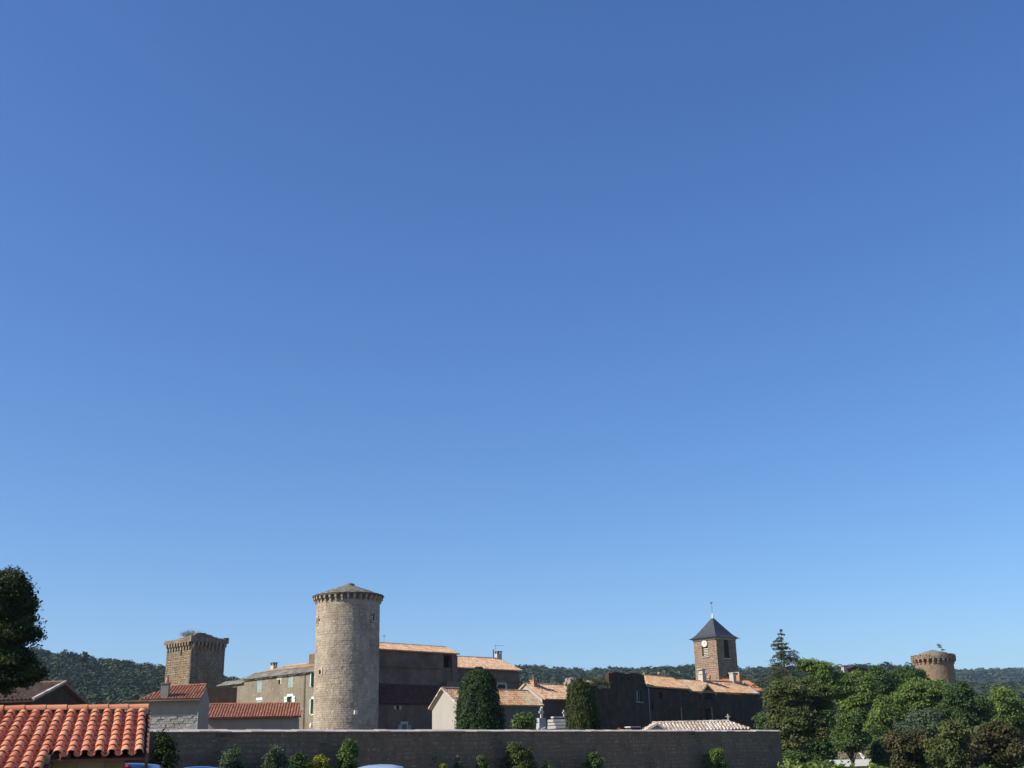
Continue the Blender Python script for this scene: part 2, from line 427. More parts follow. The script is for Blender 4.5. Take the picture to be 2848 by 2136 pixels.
def stone_mesh(boxes, rng, y=0.0, name='stones', mat=None, depth=.10, k=.012):
    """boxes as chamfer-less stones standing proud of the plane y (towards -y), slightly askew"""
    n = len(boxes)
    B = np.array(boxes)
    j = lambda s: rng.uniform(-s, s, n)
    x0, x1, z0, z1, p = B.T
    V = np.empty((n, 8, 3))
    V[:, 0] = np.c_[x0, np.full(n, y + depth), z0]; V[:, 1] = np.c_[x1, np.full(n, y + depth), z0]
    V[:, 2] = np.c_[x1, np.full(n, y + depth), z1]; V[:, 3] = np.c_[x0, np.full(n, y + depth), z1]
    d_ = min(k, .012)
    V[:, 4] = np.c_[x0 + k + j(k), y - p + j(d_), z0 + k + j(k)]; V[:, 5] = np.c_[x1 - k + j(k), y - p + j(d_), z0 + k + j(k)]
    V[:, 6] = np.c_[x1 - k + j(k), y - p + j(d_), z1 - k + j(k)]; V[:, 7] = np.c_[x0 + k + j(k), y - p + j(d_), z1 - k + j(k)]
    f = np.array([(4, 5, 6, 7), (0, 1, 5, 4), (1, 2, 6, 5), (2, 3, 7, 6), (3, 0, 4, 7)])
    Fc = (np.arange(n)[:, None, None] * 8 + f[None]).reshape(-1, 4)
    tint = np.repeat(rng.uniform(0, 1, n), 8)
    return fast_mesh(name, V.reshape(-1, 3), [Fc], mat, tint)

def wall_face(mb, x0, x1, z0, z1, openings=(), y=0.0, depth=.3, ztop=None):
    """front face at y with recessed openings (reveals going to y+depth)"""
    xs = sorted({x0, x1, *[max(x0, min(x1, q)) for o in openings for q in o[:2]]})
    zs = sorted({z0, z1, *[max(z0, min(z1, q)) for o in openings for q in o[2:]]})
    for i in range(len(xs) - 1):
        for k in range(len(zs) - 1):
            a, b, c, d = xs[i], xs[i + 1], zs[k], zs[k + 1]
            mx, mz = (a + b) / 2, (c + d) / 2
            if any(o[0] < mx < o[1] and o[2] < mz < o[3] for o in openings): continue
            mb.add([(a, y, c), (b, y, c), (b, y, d), (a, y, d)], [(0, 1, 2, 3)])
    for (a, b, c, d) in openings:
        mb.add([(a, y, c), (a, y, d), (a, y + depth, d), (a, y + depth, c)], [(0, 1, 2, 3)])
        mb.add([(b, y, c), (b, y + depth, c), (b, y + depth, d), (b, y, d)], [(0, 1, 2, 3)])
        mb.add([(a, y, d), (b, y, d), (b, y + depth, d), (a, y + depth, d)], [(0, 1, 2, 3)])
        mb.add([(a, y, c), (a, y + depth, c), (b, y + depth, c), (b, y, c)], [(0, 1, 2, 3)])

def shell_walls(mb, L, D, z0, ze, front=(), zr=None, ry=None, yb=0.0, depth=.3, left=(), x0=0.0, zback=None):
    """four walls; gables on the two ends when zr given (ridge at depth ry)"""
    wall_face(mb, x0, L, z0, ze, front, y=0.0, depth=depth)
    zb = ze if zback is None else zback
    mb.add([(L, D, z0), (x0, D, z0), (x0, D, zb), (L, D, zb)], [(0, 1, 2, 3)])
    for x, fl in ((x0, True), (L, False)):
        p = [(x, 0, z0), (x, D, z0), (x, D, zb), (x, 0, ze)]
        if zr is not None: p = [(x, 0, z0), (x, D, z0), (x, D, zb), (x, ry, zr), (x, 0, ze)]
        mb.add(p, [tuple(range(len(p)))[::-1] if fl else tuple(range(len(p)))])

def tiles(P0, ex, es, W, Sl, col, row, rng, lo=None, hi=None, seg=5, wob=.012, lift=.03, pans=True):
    """canal tiles on a slope: P0 lower-left corner, ex along the eave, es up the slope.
    returns verts, quads, tint arrays"""
    P0 = np.asarray(P0, float); ex = np.asarray(ex, float); es = np.asarray(es, float)
    en = np.cross(ex, es); en /= np.linalg.norm(en)
    nc = max(1, int(round(W / col))); nr = max(1, int(round(Sl / row)))
    c = W / nc; r = Sl / nr
    V = []; Q = []; T = []
    nb = 0
    an = np.linspace(0, math.pi, seg + 1)
    for i in range(nc):
        for k in range(nr):
            xm = (i + .5) * c; sm = (k + .5) * r
            if lo is not None and xm < lo(sm): continue
            if hi is not None and xm > hi(sm): continue
            dx = rng.uniform(-wob, wob); ds = rng.uniform(-wob, wob); t = rng.uniform()
            r0, r1 = c * .36, c * .29
            s0, s1 = k * r - .02 + ds, (k + 1) * r + .05
            vs = []
            for (s_, rr, h) in ((s0, r0, lift + .012), (s1, r1, lift - .008)):
                for a in an:
                    vs.append(P0 + ex * (xm + dx + math.cos(a) * rr * -1) + es * s_ + en * (h + math.sin(a) * rr * .85))
            # open mouth rim thickness
            for a in an:
                vs.append(P0 + ex * (xm + dx - math.cos(a) * (r0 - .02)) + es * s0 + en * (lift + .012 + math.sin(a) * (r0 - .02) * .85))
            n = seg + 1
            for a in range(seg):
                Q.append((nb + a, nb + a + 1, nb + n + a + 1, nb + n + a))
                Q.append((nb + 2 * n + a, nb + 2 * n + a + 1, nb + a + 1, nb + a))
            V.extend(vs); T.extend([t] * len(vs)); nb += len(vs)
            if pans:
                t2 = rng.uniform()
                vs = []
                for (s_, rr, h) in ((s0 - .03, c * .30, .028), (s1 - .03, c * .34, .006)):
                    for a in (0, math.pi / 3, 2 * math.pi / 3, math.pi):
                        vs.append(P0 + ex * ((i + 1) * c - math.cos(a) * rr) + es * s_ + en * (h + .05 - math.sin(a) * .05))
                if not (hi is not None and (i + 1) * c > hi(sm)) and i < nc - 1:
                    for a in range(3):
                        Q.append((nb + a, nb + a + 1, nb + 5 + a, nb + 4 + a))
                    V.extend(vs); T.extend([t2] * len(vs)); nb += len(vs)
    return np.array(V), np.array(Q), np.array(T)

def tile_roof(parent, P0, P1, P2, P3, mat, col=.23, row=.36, name='roof_tiles', rng=RNG, seg=4, base_mat=None, thick=.10, ridge=True, label=None, wave=None):
    """roof slope through 4 corners: P0 eave left, P1 eave right, P2 top right, P3 top left (planar)"""
    P0, P1, P2, P3 = [np.asarray(p, float) for p in (P0, P1, P2, P3)]
    ex = (P1 - P0); ex /= np.linalg.norm(ex)
    up = (P3 + P2) / 2 - (P0 + P1) / 2
    es = up - ex * (up @ ex); Sl = np.linalg.norm(es); es /= Sl
    u3 = (P3 - P0) @ ex; u2 = (P2 - P0) @ ex; W = (P1 - P0) @ ex
    xmin, xmax = min(0, u3), max(W, u2)
    lo = lambda s: (u3 * s / Sl) - xmin - .02
    hi = lambda s: (W + (u2 - W) * s / Sl) - xmin + .02
    O = P0 + ex * xmin
    V, Q, T = tiles(O, ex, es, xmax - xmin, Sl, col, row, rng, lo, hi, seg)
    o = link(name, fast_mesh(name, V, [Q], mat, T), parent)
    o['kind'] = 'stuff'
    en = np.cross(ex, es)
    b = MB(); dn = -en * thick
    b.hexa([P0 + dn, P1 + dn, P2 + dn, P3 + dn, P0, P1, P2, P3])
    bo = b.build('roof_base', base_mat or mat, parent)
    if ridge:
        rb = MB()
        d = P2 - P3; Ln = np.linalg.norm(d)
        if Ln > .5:
            d = d / Ln; n = max(1, int(Ln / .42)); l = Ln / n
            for i in range(n):
                a = P3 + d * (i * l - .02) + np.array([0, 0, .05]); c_ = P3 + d * ((i + 1) * l + .03) + np.array([0, 0, .035])
                side = np.cross(d, [0, 0, 1.0]); side /= np.linalg.norm(side)
                vs = []
                for q, rr in ((a, .13), (c_, .105)):
                    for an in np.linspace(0, math.pi, 6):
                        vs.append(q + side * math.cos(an) * rr + np.array([0, 0, math.sin(an) * rr * .8]))
                rb.add(vs, [(k, k + 1, 7 + k, 6 + k) for k in range(5)], RNG.uniform())
            ro = rb.build('ridge_tiles', mat, parent); ro['kind'] = 'stuff'
    return o

def window(parent, x0, x1, z0, z1, y=0.0, depth=.3, pane='glass', frame='white_paint', name='window', bars=1, fw=.05):
    """frame and pane sitting at the back of a recess"""
    b = MB()
    yy = y + depth * .55
    b.box(x0 + .004, x0 + fw, yy, yy + .05, z0 + .004, z1 - .004); b.box(x1 - fw, x1 - .004, yy, yy + .05, z0 + .004, z1 - .004)
    b.box(x0 + fw, x1 - fw, yy, yy + .05, z0 + .004, z0 + fw); b.box(x0 + fw, x1 - fw, yy, yy + .05, z1 - fw, z1 - .004)
    if bars:
        m = (x0 + x1) / 2; b.box(m - .025, m + .025, yy, yy + .05, z0 + fw, z1 - fw)
    w = b.build(name, M[frame], parent)
    g = MB(); g.add([(x0, yy + .03, z0), (x1, yy + .03, z0), (x1, yy + .03, z1), (x0, yy + .03, z1)], [(0, 1, 2, 3)])
    g.build('pane', M[pane], w)
    return w

def void(parent, x0, x1, z0, z1, y, name='opening'):
    g = MB(); g.box(x0 - .02, x1 + .02, y - .002, y + .03, z0 - .02, z1 + .02)
    return g.build(name, M['dark_void'], parent)

def block(parent, name, mat, x0, x1, y0, y1, z0, z1, label=None):
    b = MB(); b.box(x0, x1, y0, y1, z0, z1)
    o = b.build(name, M[mat], parent)
    if label: o['label'] = label
    return o

def shutter(parent, x0, x1, z0, z1, y, mat, name='shutter', thick=.05, label=None):
    """boarded shutter leaf with two ledges"""
    b = MB(); n = max(2, int((x1 - x0) / .14)); w = (x1 - x0) / n
    for i in range(n):
        b.box(x0 + i * w + .005, x0 + (i + 1) * w - .005, y - thick, y, z0, z1, RNG.uniform())
    h = z1 - z0
    for q in (.14, .82):
        b.box(x0 + .03, x1 - .03, y - thick - .03, y - thick - .001, z0 + h * q, z0 + h * q + .09)
    o = b.build(name, M[mat], parent)
    if label: o['label'] = label
    return o

def chimney(parent, x, y, z0, z1, w=.55, d=.55, mat='pale_stone', cap='slab', pots=0, name='chimney', cap_h=.08, posts=True):
    b = MB(); b.box(x - w / 2, x + w / 2, y - d / 2, y + d / 2, z0, z1)
    c = b.build(name, M[mat], parent)
    k = MB()
    if posts:
        q = .07
        for sx in (-1, 1):
            for sy in (-1, 1):
                k.box(x + sx * (w / 2 - q) - q, x + sx * (w / 2 - q) + q, y + sy * (d / 2 - q) - q, y + sy * (d / 2 - q) + q, z1 + .002, z1 + .26)
        k.box(x - w / 2 - .08, x + w / 2 + .08, y - d / 2 - .08, y + d / 2 + .08, z1 + .262, z1 + .262 + cap_h)
    else:
        k.box(x - w / 2 - .06, x + w / 2 + .06, y - d / 2 - .06, y + d / 2 + .06, z1 + .002, z1 + cap_h)
    k.build('chimney_cap', M[cap], c)
    return c

def antenna(name, label, loc, h, boom=1.0, rz=0.0, rods=5):
    t = thing(name, label, 'antenna', loc=loc, rz=rz)
    b = MB(); b.tube([(0, 0, -.3), (0, 0, h)], [.022, .018], 5); b.build('mast', M['iron'], t)
    b = MB(); b.tube([(-.15, 0, h - .12), (boom, 0, h - .12)], [.016, .014], 4)
    b.build('boom', M['iron'], t)
    b = MB()
    for i in range(rods):
        x = -.1 + (boom + .05) * i / (rods - 1); l = .34 - .18 * i / rods
        b.tube([(x, -l, h - .12), (x, l, h - .12)], [.009, .009], 4)
    b.build('antenna_rods', M['iron'], t)
    return t

# ------------------------------------------------------------------ builders: plants
def leaf_quads(C, N, size, rng, aspect=.7, jit=.8):
    """quads at centres C with normals around N"""
    n = len(C)
    Nn = N + rng.normal(0, jit, (n, 3)); Nn /= np.linalg.norm(Nn, axis=1)[:, None] + 1e-9
    h = rng.normal(0, 1, (n, 3)); a = np.cross(Nn, h); a /= np.linalg.norm(a, axis=1)[:, None] + 1e-9
    b = np.cross(Nn, a)
    sz = (size * rng.uniform(.6, 1.35, n))[:, None]
    V = np.empty((n, 4, 3))
    V[:, 0] = C - a * sz; V[:, 1] = C - b * sz * aspect * .8 + Nn * sz * .15
    V[:, 2] = C + a * sz; V[:, 3] = C + b * sz * aspect * .8 + Nn * sz * .15
    Q = (np.arange(n)[:, None] * 4 + np.arange(4)[None])
    return V.reshape(-1, 3), Q

def clumped(ells, nclump, rc, nleaf, size, rng, flat=.8, shell=(.62, 1.02), jit=.75, tint_spread=.28):
    """leaf clumps spread through a set of ellipsoids (cx,cy,cz,rx,ry,rz): centres, normals, tint"""
    E = np.array(ells, float)
    vol = (E[:, 3] * E[:, 4] * E[:, 5]) ** (2 / 3); p = vol / vol.sum()
    which = rng.choice(len(E), nclump, p=p)
    d = rng.normal(0, 1, (nclump, 3)); d /= np.linalg.norm(d, axis=1)[:, None]
    rad = rng.uniform(shell[0], shell[1], nclump) ** .7
    cc = E[which, :3] + d * E[which, 3:] * rad[:, None]
    r = rc * rng.uniform(.6, 1.35, nclump)
    per = np.maximum(3, (nleaf * (r / rc) ** 2 / nclump).astype(int))
    idx = np.repeat(np.arange(nclump), per)
    n = len(idx)
    q = rng.normal(0, 1, (n, 3)); q /= np.linalg.norm(q, axis=1)[:, None]
    q[:, 2] = np.where(q[:, 2] < -.35, -q[:, 2], q[:, 2]) - .05
    rr = r[idx] * rng.uniform(.12, 1.0, n) ** .6 * rng.uniform(.85, 1.45, n) ** 1.3
    Cn = cc[idx] + q * rr[:, None] * np.array([1, 1, flat])
    Nn = q * .8 + np.array([0, 0, .35])
    ct = rng.uniform(0, 1, nclump)
    T = np.clip(.5 + (ct[idx] - .5) * tint_spread * 2 + rng.normal(0, .09, n), 0, 1)
    V, Q = leaf_quads(Cn, Nn, size, rng, jit=jit)
    return V, Q, np.repeat(T, 4)

def limbs(base, height, r0, tips, rng, n=7, lean=(0, 0)):
    """tapered trunk plus limbs to the given tip points"""
    b = MB()
    base = np.asarray(base, float)
    top = base + np.array([lean[0], lean[1], height])
    pts = [base + (top - base) * t + np.array([rng.normal(0, .02) * height * t, rng.normal(0, .02) * height * t, 0]) for t in np.linspace(0, 1, 6)]
    b.tube(pts, [r0 * (1.25 if i == 0 else 1) * (1 - .8 * i / 5) for i in range(6)], n)
    for tip in tips:
        t = rng.uniform(.35, .85)
        s = base + (top - base) * t
        tip = np.asarray(tip, float)
        mid = (s + tip) / 2 + np.array([0, 0, .12 * np.linalg.norm(tip - s)])
        rr = r0 * (1 - .75 * t) * .6
        b.tube([s, mid, tip], [rr, rr * .6, rr * .2], 5, caps=False)
    return b

def tree(name, label, base, ells, mat, nclump, rc, nleaf, size, seed, trunk_h=None, r0=.2, group='trees', **kw):
    """ells relative to the base point"""
    rng = np.random.default_rng(seed)
    t = thing(name, label, 'tree', loc=base, group=group)
    V, Q, T = clumped(ells, int(nclump * 1.7), rc * .92, int(nleaf * 2.1), size * .85, rng, **kw)
    link('crown', fast_mesh('crown', V, [Q], G[mat], T), t)
    E = np.array(ells)
    top = (E[:, 2] + E[:, 5] * .5).max()
    tips = [E[i, :3] + rng.normal(0, .3, 3) * E[i, 3:] for i in range(len(E))][:24]
    limbs((0, 0, -.3), trunk_h or top * .85, r0, tips, rng).build('trunk', M['bark'], t)
    return t

def bush(name, label, base, ells, mat, nclump, rc, nleaf, size, seed, cat='bush', group=None, stems=5, **kw):
    rng = np.random.default_rng(seed)
    t = thing(name, label, cat, loc=base, group=group)
    V, Q, T = clumped(ells, nclump, rc, nleaf, size, rng, **kw)
    link('foliage', fast_mesh('foliage', V, [Q], G[mat], T), t)
    b = MB(); E = np.array(ells)
    for i in range(stems):
        e = E[i % len(E)]
        tip = e[:3] + rng.normal(0, .4, 3) * e[3:]
        b.tube([(rng.normal(0, .08), rng.normal(0, .08), -.1), tip * np.array([.5, .5, .55]), tip], [.03, .02, .008], 4, caps=False)
    b.build('stems', M['bark'], t)
    return t

# ================================================================== SETTING
def smooth(t): t = np.clip(t, 0, 1); return t * t * (3 - 2 * t)

def ground_z(x, y):
    x = np.asarray(x, float); y = np.asarray(y, float)
    drop = -2.4 * smooth((x - 14) / 16) * smooth((y - 48) / 20) * (1 - smooth((y - 170) / 60))
    rise = 1.2 * smooth((y - 60) / 60) * (1 - smooth((x - 5) / 15)) + 3.0 * smooth((y - 170) / 120)
    return drop + rise

def grid_mesh(name, X, Y, Z, mat):
    ny, nx = X.shape
    V = np.c_[X.ravel(), Y.ravel(), Z.ravel()]
    i = np.arange(ny - 1)[:, None] * nx + np.arange(nx - 1)[None]
    Q = np.stack([i, i + 1, i + nx + 1, i + nx], -1).reshape(-1, 4)
    return fast_mesh(name, V, [Q], mat, np.zeros(len(V)), smooth=True)

gx = np.concatenate([np.linspace(-3000, -200, 15), np.linspace(-190, 190, 96), np.linspace(200, 3000, 15)])
gy = np.concatenate([np.linspace(-200, 0, 6), np.linspace(4, 320, 80), np.linspace(340, 3600, 24)])
GX, GY = np.meshgrid(gx, gy)
tag(link('ground', grid_mesh('ground', GX, GY, ground_z(GX, GY), M['soil'])), kind='structure')

def skyline(Yh, pts, off):
    us = np.array([p[0] for p in pts], float); P = np.array([gp(p[0], p[1], Yh) for p in pts])
    return lambda x: np.interp(x, P[:, 0], P[:, 2]) - off

def hill(name, Yf, Yh, pts, off, x0, x1, nx, ny, seed, amp, power=1.0):
    rng = np.random.default_rng(seed)
    f = skyline(Yh, pts, off)
    xs = np.linspace(x0, x1, nx)
    ts = np.concatenate([np.linspace(0, 1, ny), np.linspace(1.03, 1.8, 8)])
    X = np.repeat(xs[None], len(ts), 0)
    Yg = Yf + (Yh - Yf) * ts
    Yy = np.repeat(Yg[:, None], nx, 1)
    k = np.where(ts <= 1, np.clip(ts, 0, 1) ** power, 1 - (ts - 1) * .35)
    # follow the same bearing so that the crest line keeps its slope
    Z = f(X) * k[:, None] - 2.0 * (1 - np.clip(ts * 6, 0, 1))[:, None]
    w = amp * np.sin(X / 37 + Yy / 61) * np.sin(Yy / 45 - X / 83)
    Z = Z + w * (np.clip(ts, 0, 1) * (1 - np.clip(ts, 0, 1)) * 4)[:, None]
    o = link(name, grid_mesh(name, X, Yy, Z, M['hill_soil']))
    tag(o, kind='structure')
    def height(x, y):
        t = (y - Yf) / (Yh - Yf)
        kk = np.where(t <= 1, np.clip(t, 0, 1) ** power, 1 - (t - 1) * .35)
        zz = f(x) * kk + amp * np.sin(x / 37 + y / 61) * np.sin(y / 45 - x / 83) * np.clip(t, 0, 1) * (1 - np.clip(t, 0, 1)) * 4
        return zz
    return height

def forest(name, label, xs, ys, hz, nq, r, size, seed, mat='forest'):
    """a far wood that reads as one mass: a crown of leaf clumps at every tree place"""
    rng = np.random.default_rng(seed)
    n = len(xs)
    zs = hz(xs, ys)
    R = r * rng.uniform(.65, 1.35, n)
    idx = np.repeat(np.arange(n), nq)
    q = rng.normal(0, 1, (n * nq, 3)); q /= np.linalg.norm(q, axis=1)[:, None]
    q[:, 2] = np.abs(q[:, 2]) * 1.15 - .25
    C = np.c_[xs, ys, zs + R * .9][idx] + q * (R[idx] * rng.uniform(.75, 1.05, n * nq))[:, None]
    ct = rng.beta(2.5, 2.8, n) + .16 * np.sin(xs / 31 + ys / 47) + .12 * np.sin(xs / 13 - ys / 71)
    T = np.clip(ct[idx] + rng.normal(0, .06, n * nq), 0, 1)
    V, Q = leaf_quads(C, q + np.array([0, 0, .3]), size * 1.2, rng, jit=.22)
    o = link(name, fast_mesh(name, V, [Q], G[mat], np.repeat(T, 4)))
    return tag(o, label, 'forest', kind='stuff')

hz_l = hill('hill_slope', 230, 640, [(-900, 1700), (-300, 1760), (0, 1793), (100, 1806), (185, 1822), (330, 1840), (455, 1857), (640, 1888), (720, 1905), (900, 1950), (1500, 2080)], 7.0, -760, 60, 90, 40, 3, 5.0, .9)
hz_m = hill('hill_ridge', 480, 1300, [(300, 1990), (700, 1902), (880, 1885), (1200, 1862), (1450, 1862), (1560, 1871), (1650, 1868), (1690, 1862), (1800, 1868), (1930, 1864), (2050, 1870), (2130, 1862), (2250, 1868), (2400, 1873), (2700, 1905), (3100, 1960), (3600, 1990)], 7.0, -640, 900, 100, 40, 4, 6.0, .8)
hz_n = hill('hill_spur', 420, 1000, [(1900, 2040), (2300, 1960), (2480, 1922), (2620, 1912), (2700, 1910), (2780, 1906), (2848, 1912), (3100, 1905), (3600, 1880)], 7.0, 120, 1100, 60, 30, 5, 5.0, .8)
hz_f = hill('hill_plateau', 1100, 2500, [(1500, 1900), (2000, 1885), (2330, 1876), (2480, 1875), (2560, 1872), (2660, 1871), (2740, 1868), (2848, 1873), (3100, 1885), (3600, 1890), (4400, 1900)], 8.0, 100, 2600, 90, 30, 6, 8.0, .8)

def scatter(seed, n, x0, x1, y0, y1, wedge=None):
    rng = np.random.default_rng(seed)
    y = y0 + (y1 - y0) * rng.uniform(0, 1, n) ** .85
    if wedge: x = y * rng.uniform(wedge[0], wedge[1], n)
    else: x = rng.uniform(x0, x1, n)
    return x, y
x_, y_ = scatter(11, 3600, 0, 0, 250, 660, (-.56, -.20))
forest('forest_slope', 'dense mixed wood on the near hillside at the left', x_, y_, hz_l, 80, 3.8, .85, 21)
x_, y_ = scatter(12, 4200, 0, 0, 560, 1330, (-.24, .36))
forest('forest_ridge', 'dark wooded ridge behind the village roofs', x_, y_, hz_m, 40, 5.2, 1.6, 22)
x_, y_ = scatter(13, 2600, 0, 0, 450, 1020, (.33, .60))
forest('forest_spur', 'wooded spur low at the right edge below the far plateau', x_, y_, hz_n, 36, 5.0, 1.5, 23)
x_, y_ = scatter(14, 5200, 0, 0, 1200, 2540, (.2, .6))
forest('forest_plateau', 'hazy far wooded plateau at the right', x_, y_, hz_f, 14, 7.5, 3.4, 24)

# haze: one closed box round everything
hb = MB(); hb.box(-3200, 3200, -300, 5200, -9, 330)
hm = bpy.data.materials.new('haze'); hm.use_nodes = True
hm.node_tree.nodes.clear()
_o = hm.node_tree.nodes.new('ShaderNodeOutputMaterial'); _pv = hm.node_tree.nodes.new('ShaderNodeVolumePrincipled')
_pv.inputs['Color'].default_value = (.58, .77, 1.0, 1); _pv.inputs['Density'].default_value = .00010; _pv.inputs['Anisotropy'].default_value = .2
hm.node_tree.links.new(_pv.outputs[0], _o.inputs['Volume'])
tag(hb.build('haze', hm), kind='stuff')

# ================================================================== NEAR SHED
f = Frame(413, 23.5, 17.8, 1966)
shed = thing('tiled_shed', 'low shed with a bright new terracotta tile roof at the bottom left', 'shed', f)
ZR, PT = 2.70, math.radians(15)
cs, sn = math.cos(PT), math.sin(PT)
def tile_me(name, r0, r1, ln, mat, up=True, seg=8, th=.014):
    b = MB(); an = np.linspace(0, math.pi, seg + 1); sg = 1 if up else -1
    vs = []
    for (y, rr) in ((0, r0), (ln, r1)):
        vs += [(-math.cos(a) * rr, y, sg * math.sin(a) * rr * .9) for a in an]
    for (y, rr) in ((0, r0 - th), (ln, r1 - th)):
        vs += [(-math.cos(a) * rr, y, sg * math.sin(a) * rr * .9) for a in an]
    n = seg + 1; fs = []
    for k in range(seg):
        fs += [(k, k + 1, n + k + 1, n + k), (2 * n + k, 3 * n + k, 3 * n + k + 1, 2 * n + k + 1), (k, 2 * n + k, 2 * n + k + 1, k + 1)]
    b.add(vs, fs)
    return b.mesh(name, M[mat], smooth=False)
COLW = .22
cover_me = tile_me('cover_tile', .082, .064, .46, 'tile_new')
pan_me = tile_me('pan_tile', .072, .088, .46, 'tile_new', up=False, seg=6)
def shed_slope(x0, ncol, y0, nrow):
    run = -y0; sl = run / cs; r = sl / nrow
    b = MB()
    b.hexa([(x0 - .02, y0 + .06, ZR - run * sn / cs - .09), (x0 + ncol * COLW + .02, y0 + .06, ZR - run * sn / cs - .09), (x0 + ncol * COLW + .02, 0, ZR - .09), (x0 - .02, 0, ZR - .09),
            (x0 - .02, y0 + .06, ZR - run * sn / cs - .055), (x0 + ncol * COLW + .02, y0 + .06, ZR - run * sn / cs - .055), (x0 + ncol * COLW + .02, 0, ZR - .055), (x0 - .02, 0, ZR - .055)])
    roof = b.build('roof', M['wood_brown'], shed)
    for i in range(ncol):
        for k in range(nrow):
            s_ = k * r
            link('cover_tile', cover_me, roof, (x0 + (i + .5) * COLW + random.uniform(-.006, .006), y0 + s_ * cs + random.uniform(-.012, .012), ZR - (run - s_ * cs) * sn / cs + .03),
                 (PT - .035 + random.uniform(-.012, .012), 0, random.uniform(-.02, .02)))
            if i < ncol - 1 or (x0 < -2 and y0 + s_ * cs > -3.1):
                link('pan_tile', pan_me, roof, (x0 + (i + 1) * COLW, y0 + s_ * cs - .02, ZR - (run - s_ * cs) * sn / cs + .05), (PT - .03, 0, random.uniform(-.012, .012)))
    return roof
r_right = shed_slope(-7 * COLW, 7, -3.2, 9); r_left = shed_slope(-21 * COLW, 14, -4.15, 12)
ridge_me = tile_me('ridge_tile', .115, .10, .43, 'tile_new')
for i in range(12):
    o = link('ridge_tile', ridge_me, shed, (-i * .385 - .0, 0.02, ZR + .045), (0, 0, math.pi / 2))
    o.rotation_euler = (random.uniform(-.015, .015), 0, math.pi / 2 + random.uniform(-.01, .01))
# walls of squared blocks
WY = -2.72
blk = []
zt = ZR + WY * sn / cs - .10
def block_wall(xa, xb, y, ztop, rng):
    z = 0.0; row = 0
    while z < ztop - .02:
        h = min(.27, ztop - z); x = xa - (.22 if row % 2 else 0)
        while x < xb:
            w = rng.uniform(.36, .52); a, b2 = max(x, xa), min(x + w, xb); x += w
            if b2 - a > .05:
                m = MB(); m.box(a + .005, b2 - .005, y - rng.uniform(.0, .012), y + .22, z + .005, z + h - .005)
                m.build('stone_block', M['block_beige'], shed)
        z += h; row += 1
block_wall(-1.52, -.36, WY, zt, RNG)
block_wall(-4.5, -1.52, -3.6, ZR - 3.6 * sn / cs - .1, RNG)
m = MB(); m.box(-1.52, -.36, WY + .01, WY + .2, 0, zt - .02); m.box(-4.5, -1.53, -3.59, -3.4, 0, ZR - 3.6 * sn / cs - .12); m.box(-4.5, -4.3, -3.4, 0, 0, 1.7); m.box(-1.72, -1.53, -3.4, 0, 0, zt); m.box(-4.3, -.36, -.25, -.05, 0, 2.5)
m.build('wall', M['block_beige'], shed)
m = MB(); m.box(-.37, .06, WY - .06, WY + .08, zt - .11, zt + .01); m.build('lintel', M['wood_brown'], shed)
m = MB(); m.box(-.0, .055, WY - .05, WY + .05, 0, zt - .112); m.build('post', M['wood_brown'], shed)
m = MB(); m.box(-.35, .02, -1.52, -1.48, 1.73, 2.22); m.build('back_board', M['wood_brown'], shed)
m = MB(); m.hexa([(.005, -3.2, ZR - 3.2 * sn / cs - .12), (.05, -3.2, ZR - 3.2 * sn / cs - .12), (.05, .05, ZR - .12), (.005, .05, ZR - .12), (.005, -3.2, ZR - 3.2 * sn / cs + .02), (.05, -3.2, ZR - 3.2 * sn / cs + .02), (.05, .05, ZR + .02), (.005, .05, ZR + .02)])
m.build('verge_board', M['wood_brown'], shed)
for x in (-1.3, -.72):
    m = MB(); m.box(x, x + .08, -3.1, WY + .1, zt - .07, zt + .02); m.build('rafter_end', M['wood_brown'], shed)

# ================================================================== CEMETERY WALL
f = Frame(480, 40, 47, 2030); fw_ = f
cw = thing('boundary_wall', 'long dark grey stone wall with pale coping crossing the foreground', 'wall', f)
X0, X1, ZT = -7.0, 39.6, 2.74
m = MB(); m.box(X0, X1, .0, .42, -2.5, ZT); m.build('wall_core', M['wall_mortar'], cw)
rg = np.random.default_rng(31)
bx = stone_boxes(X0, X1, .25, ZT, .17, .34, rg, .013, .003)
near = sorted([b for b in bx if b[0] > -.3 and b[2] > 1.0], key=lambda b: b[0] - (b[1] - b[0]) * 4)[:280]
ns = set(near)
o = link('face_stones', stone_mesh([b for b in bx if b not in ns], rg, 0.0, 'face_stones', M['wall_stone'], k=.036), cw); o['kind'] = 'stuff'
for b in near:
    link('stone', stone_mesh([b], rg, 0.0, 'stone', M['wall_stone'], k=.036), cw)
x = X0
while x < X1 - .1:
    w = rg.uniform(.5, .95); b_ = min(x + w, X1 + .05); dz = rg.uniform(-.014, .014)
    m = MB(); m.prism([(-.09, ZT + .003), (.51, ZT + .003), (.51, ZT + .04 + dz), (.21, ZT + .115 + dz), (-.09, ZT + .036 + dz + rg.uniform(-.010, .012))], 'x', x + .006, b_ - .006)
    m.build('coping_stone', M['coping'], cw); x += w

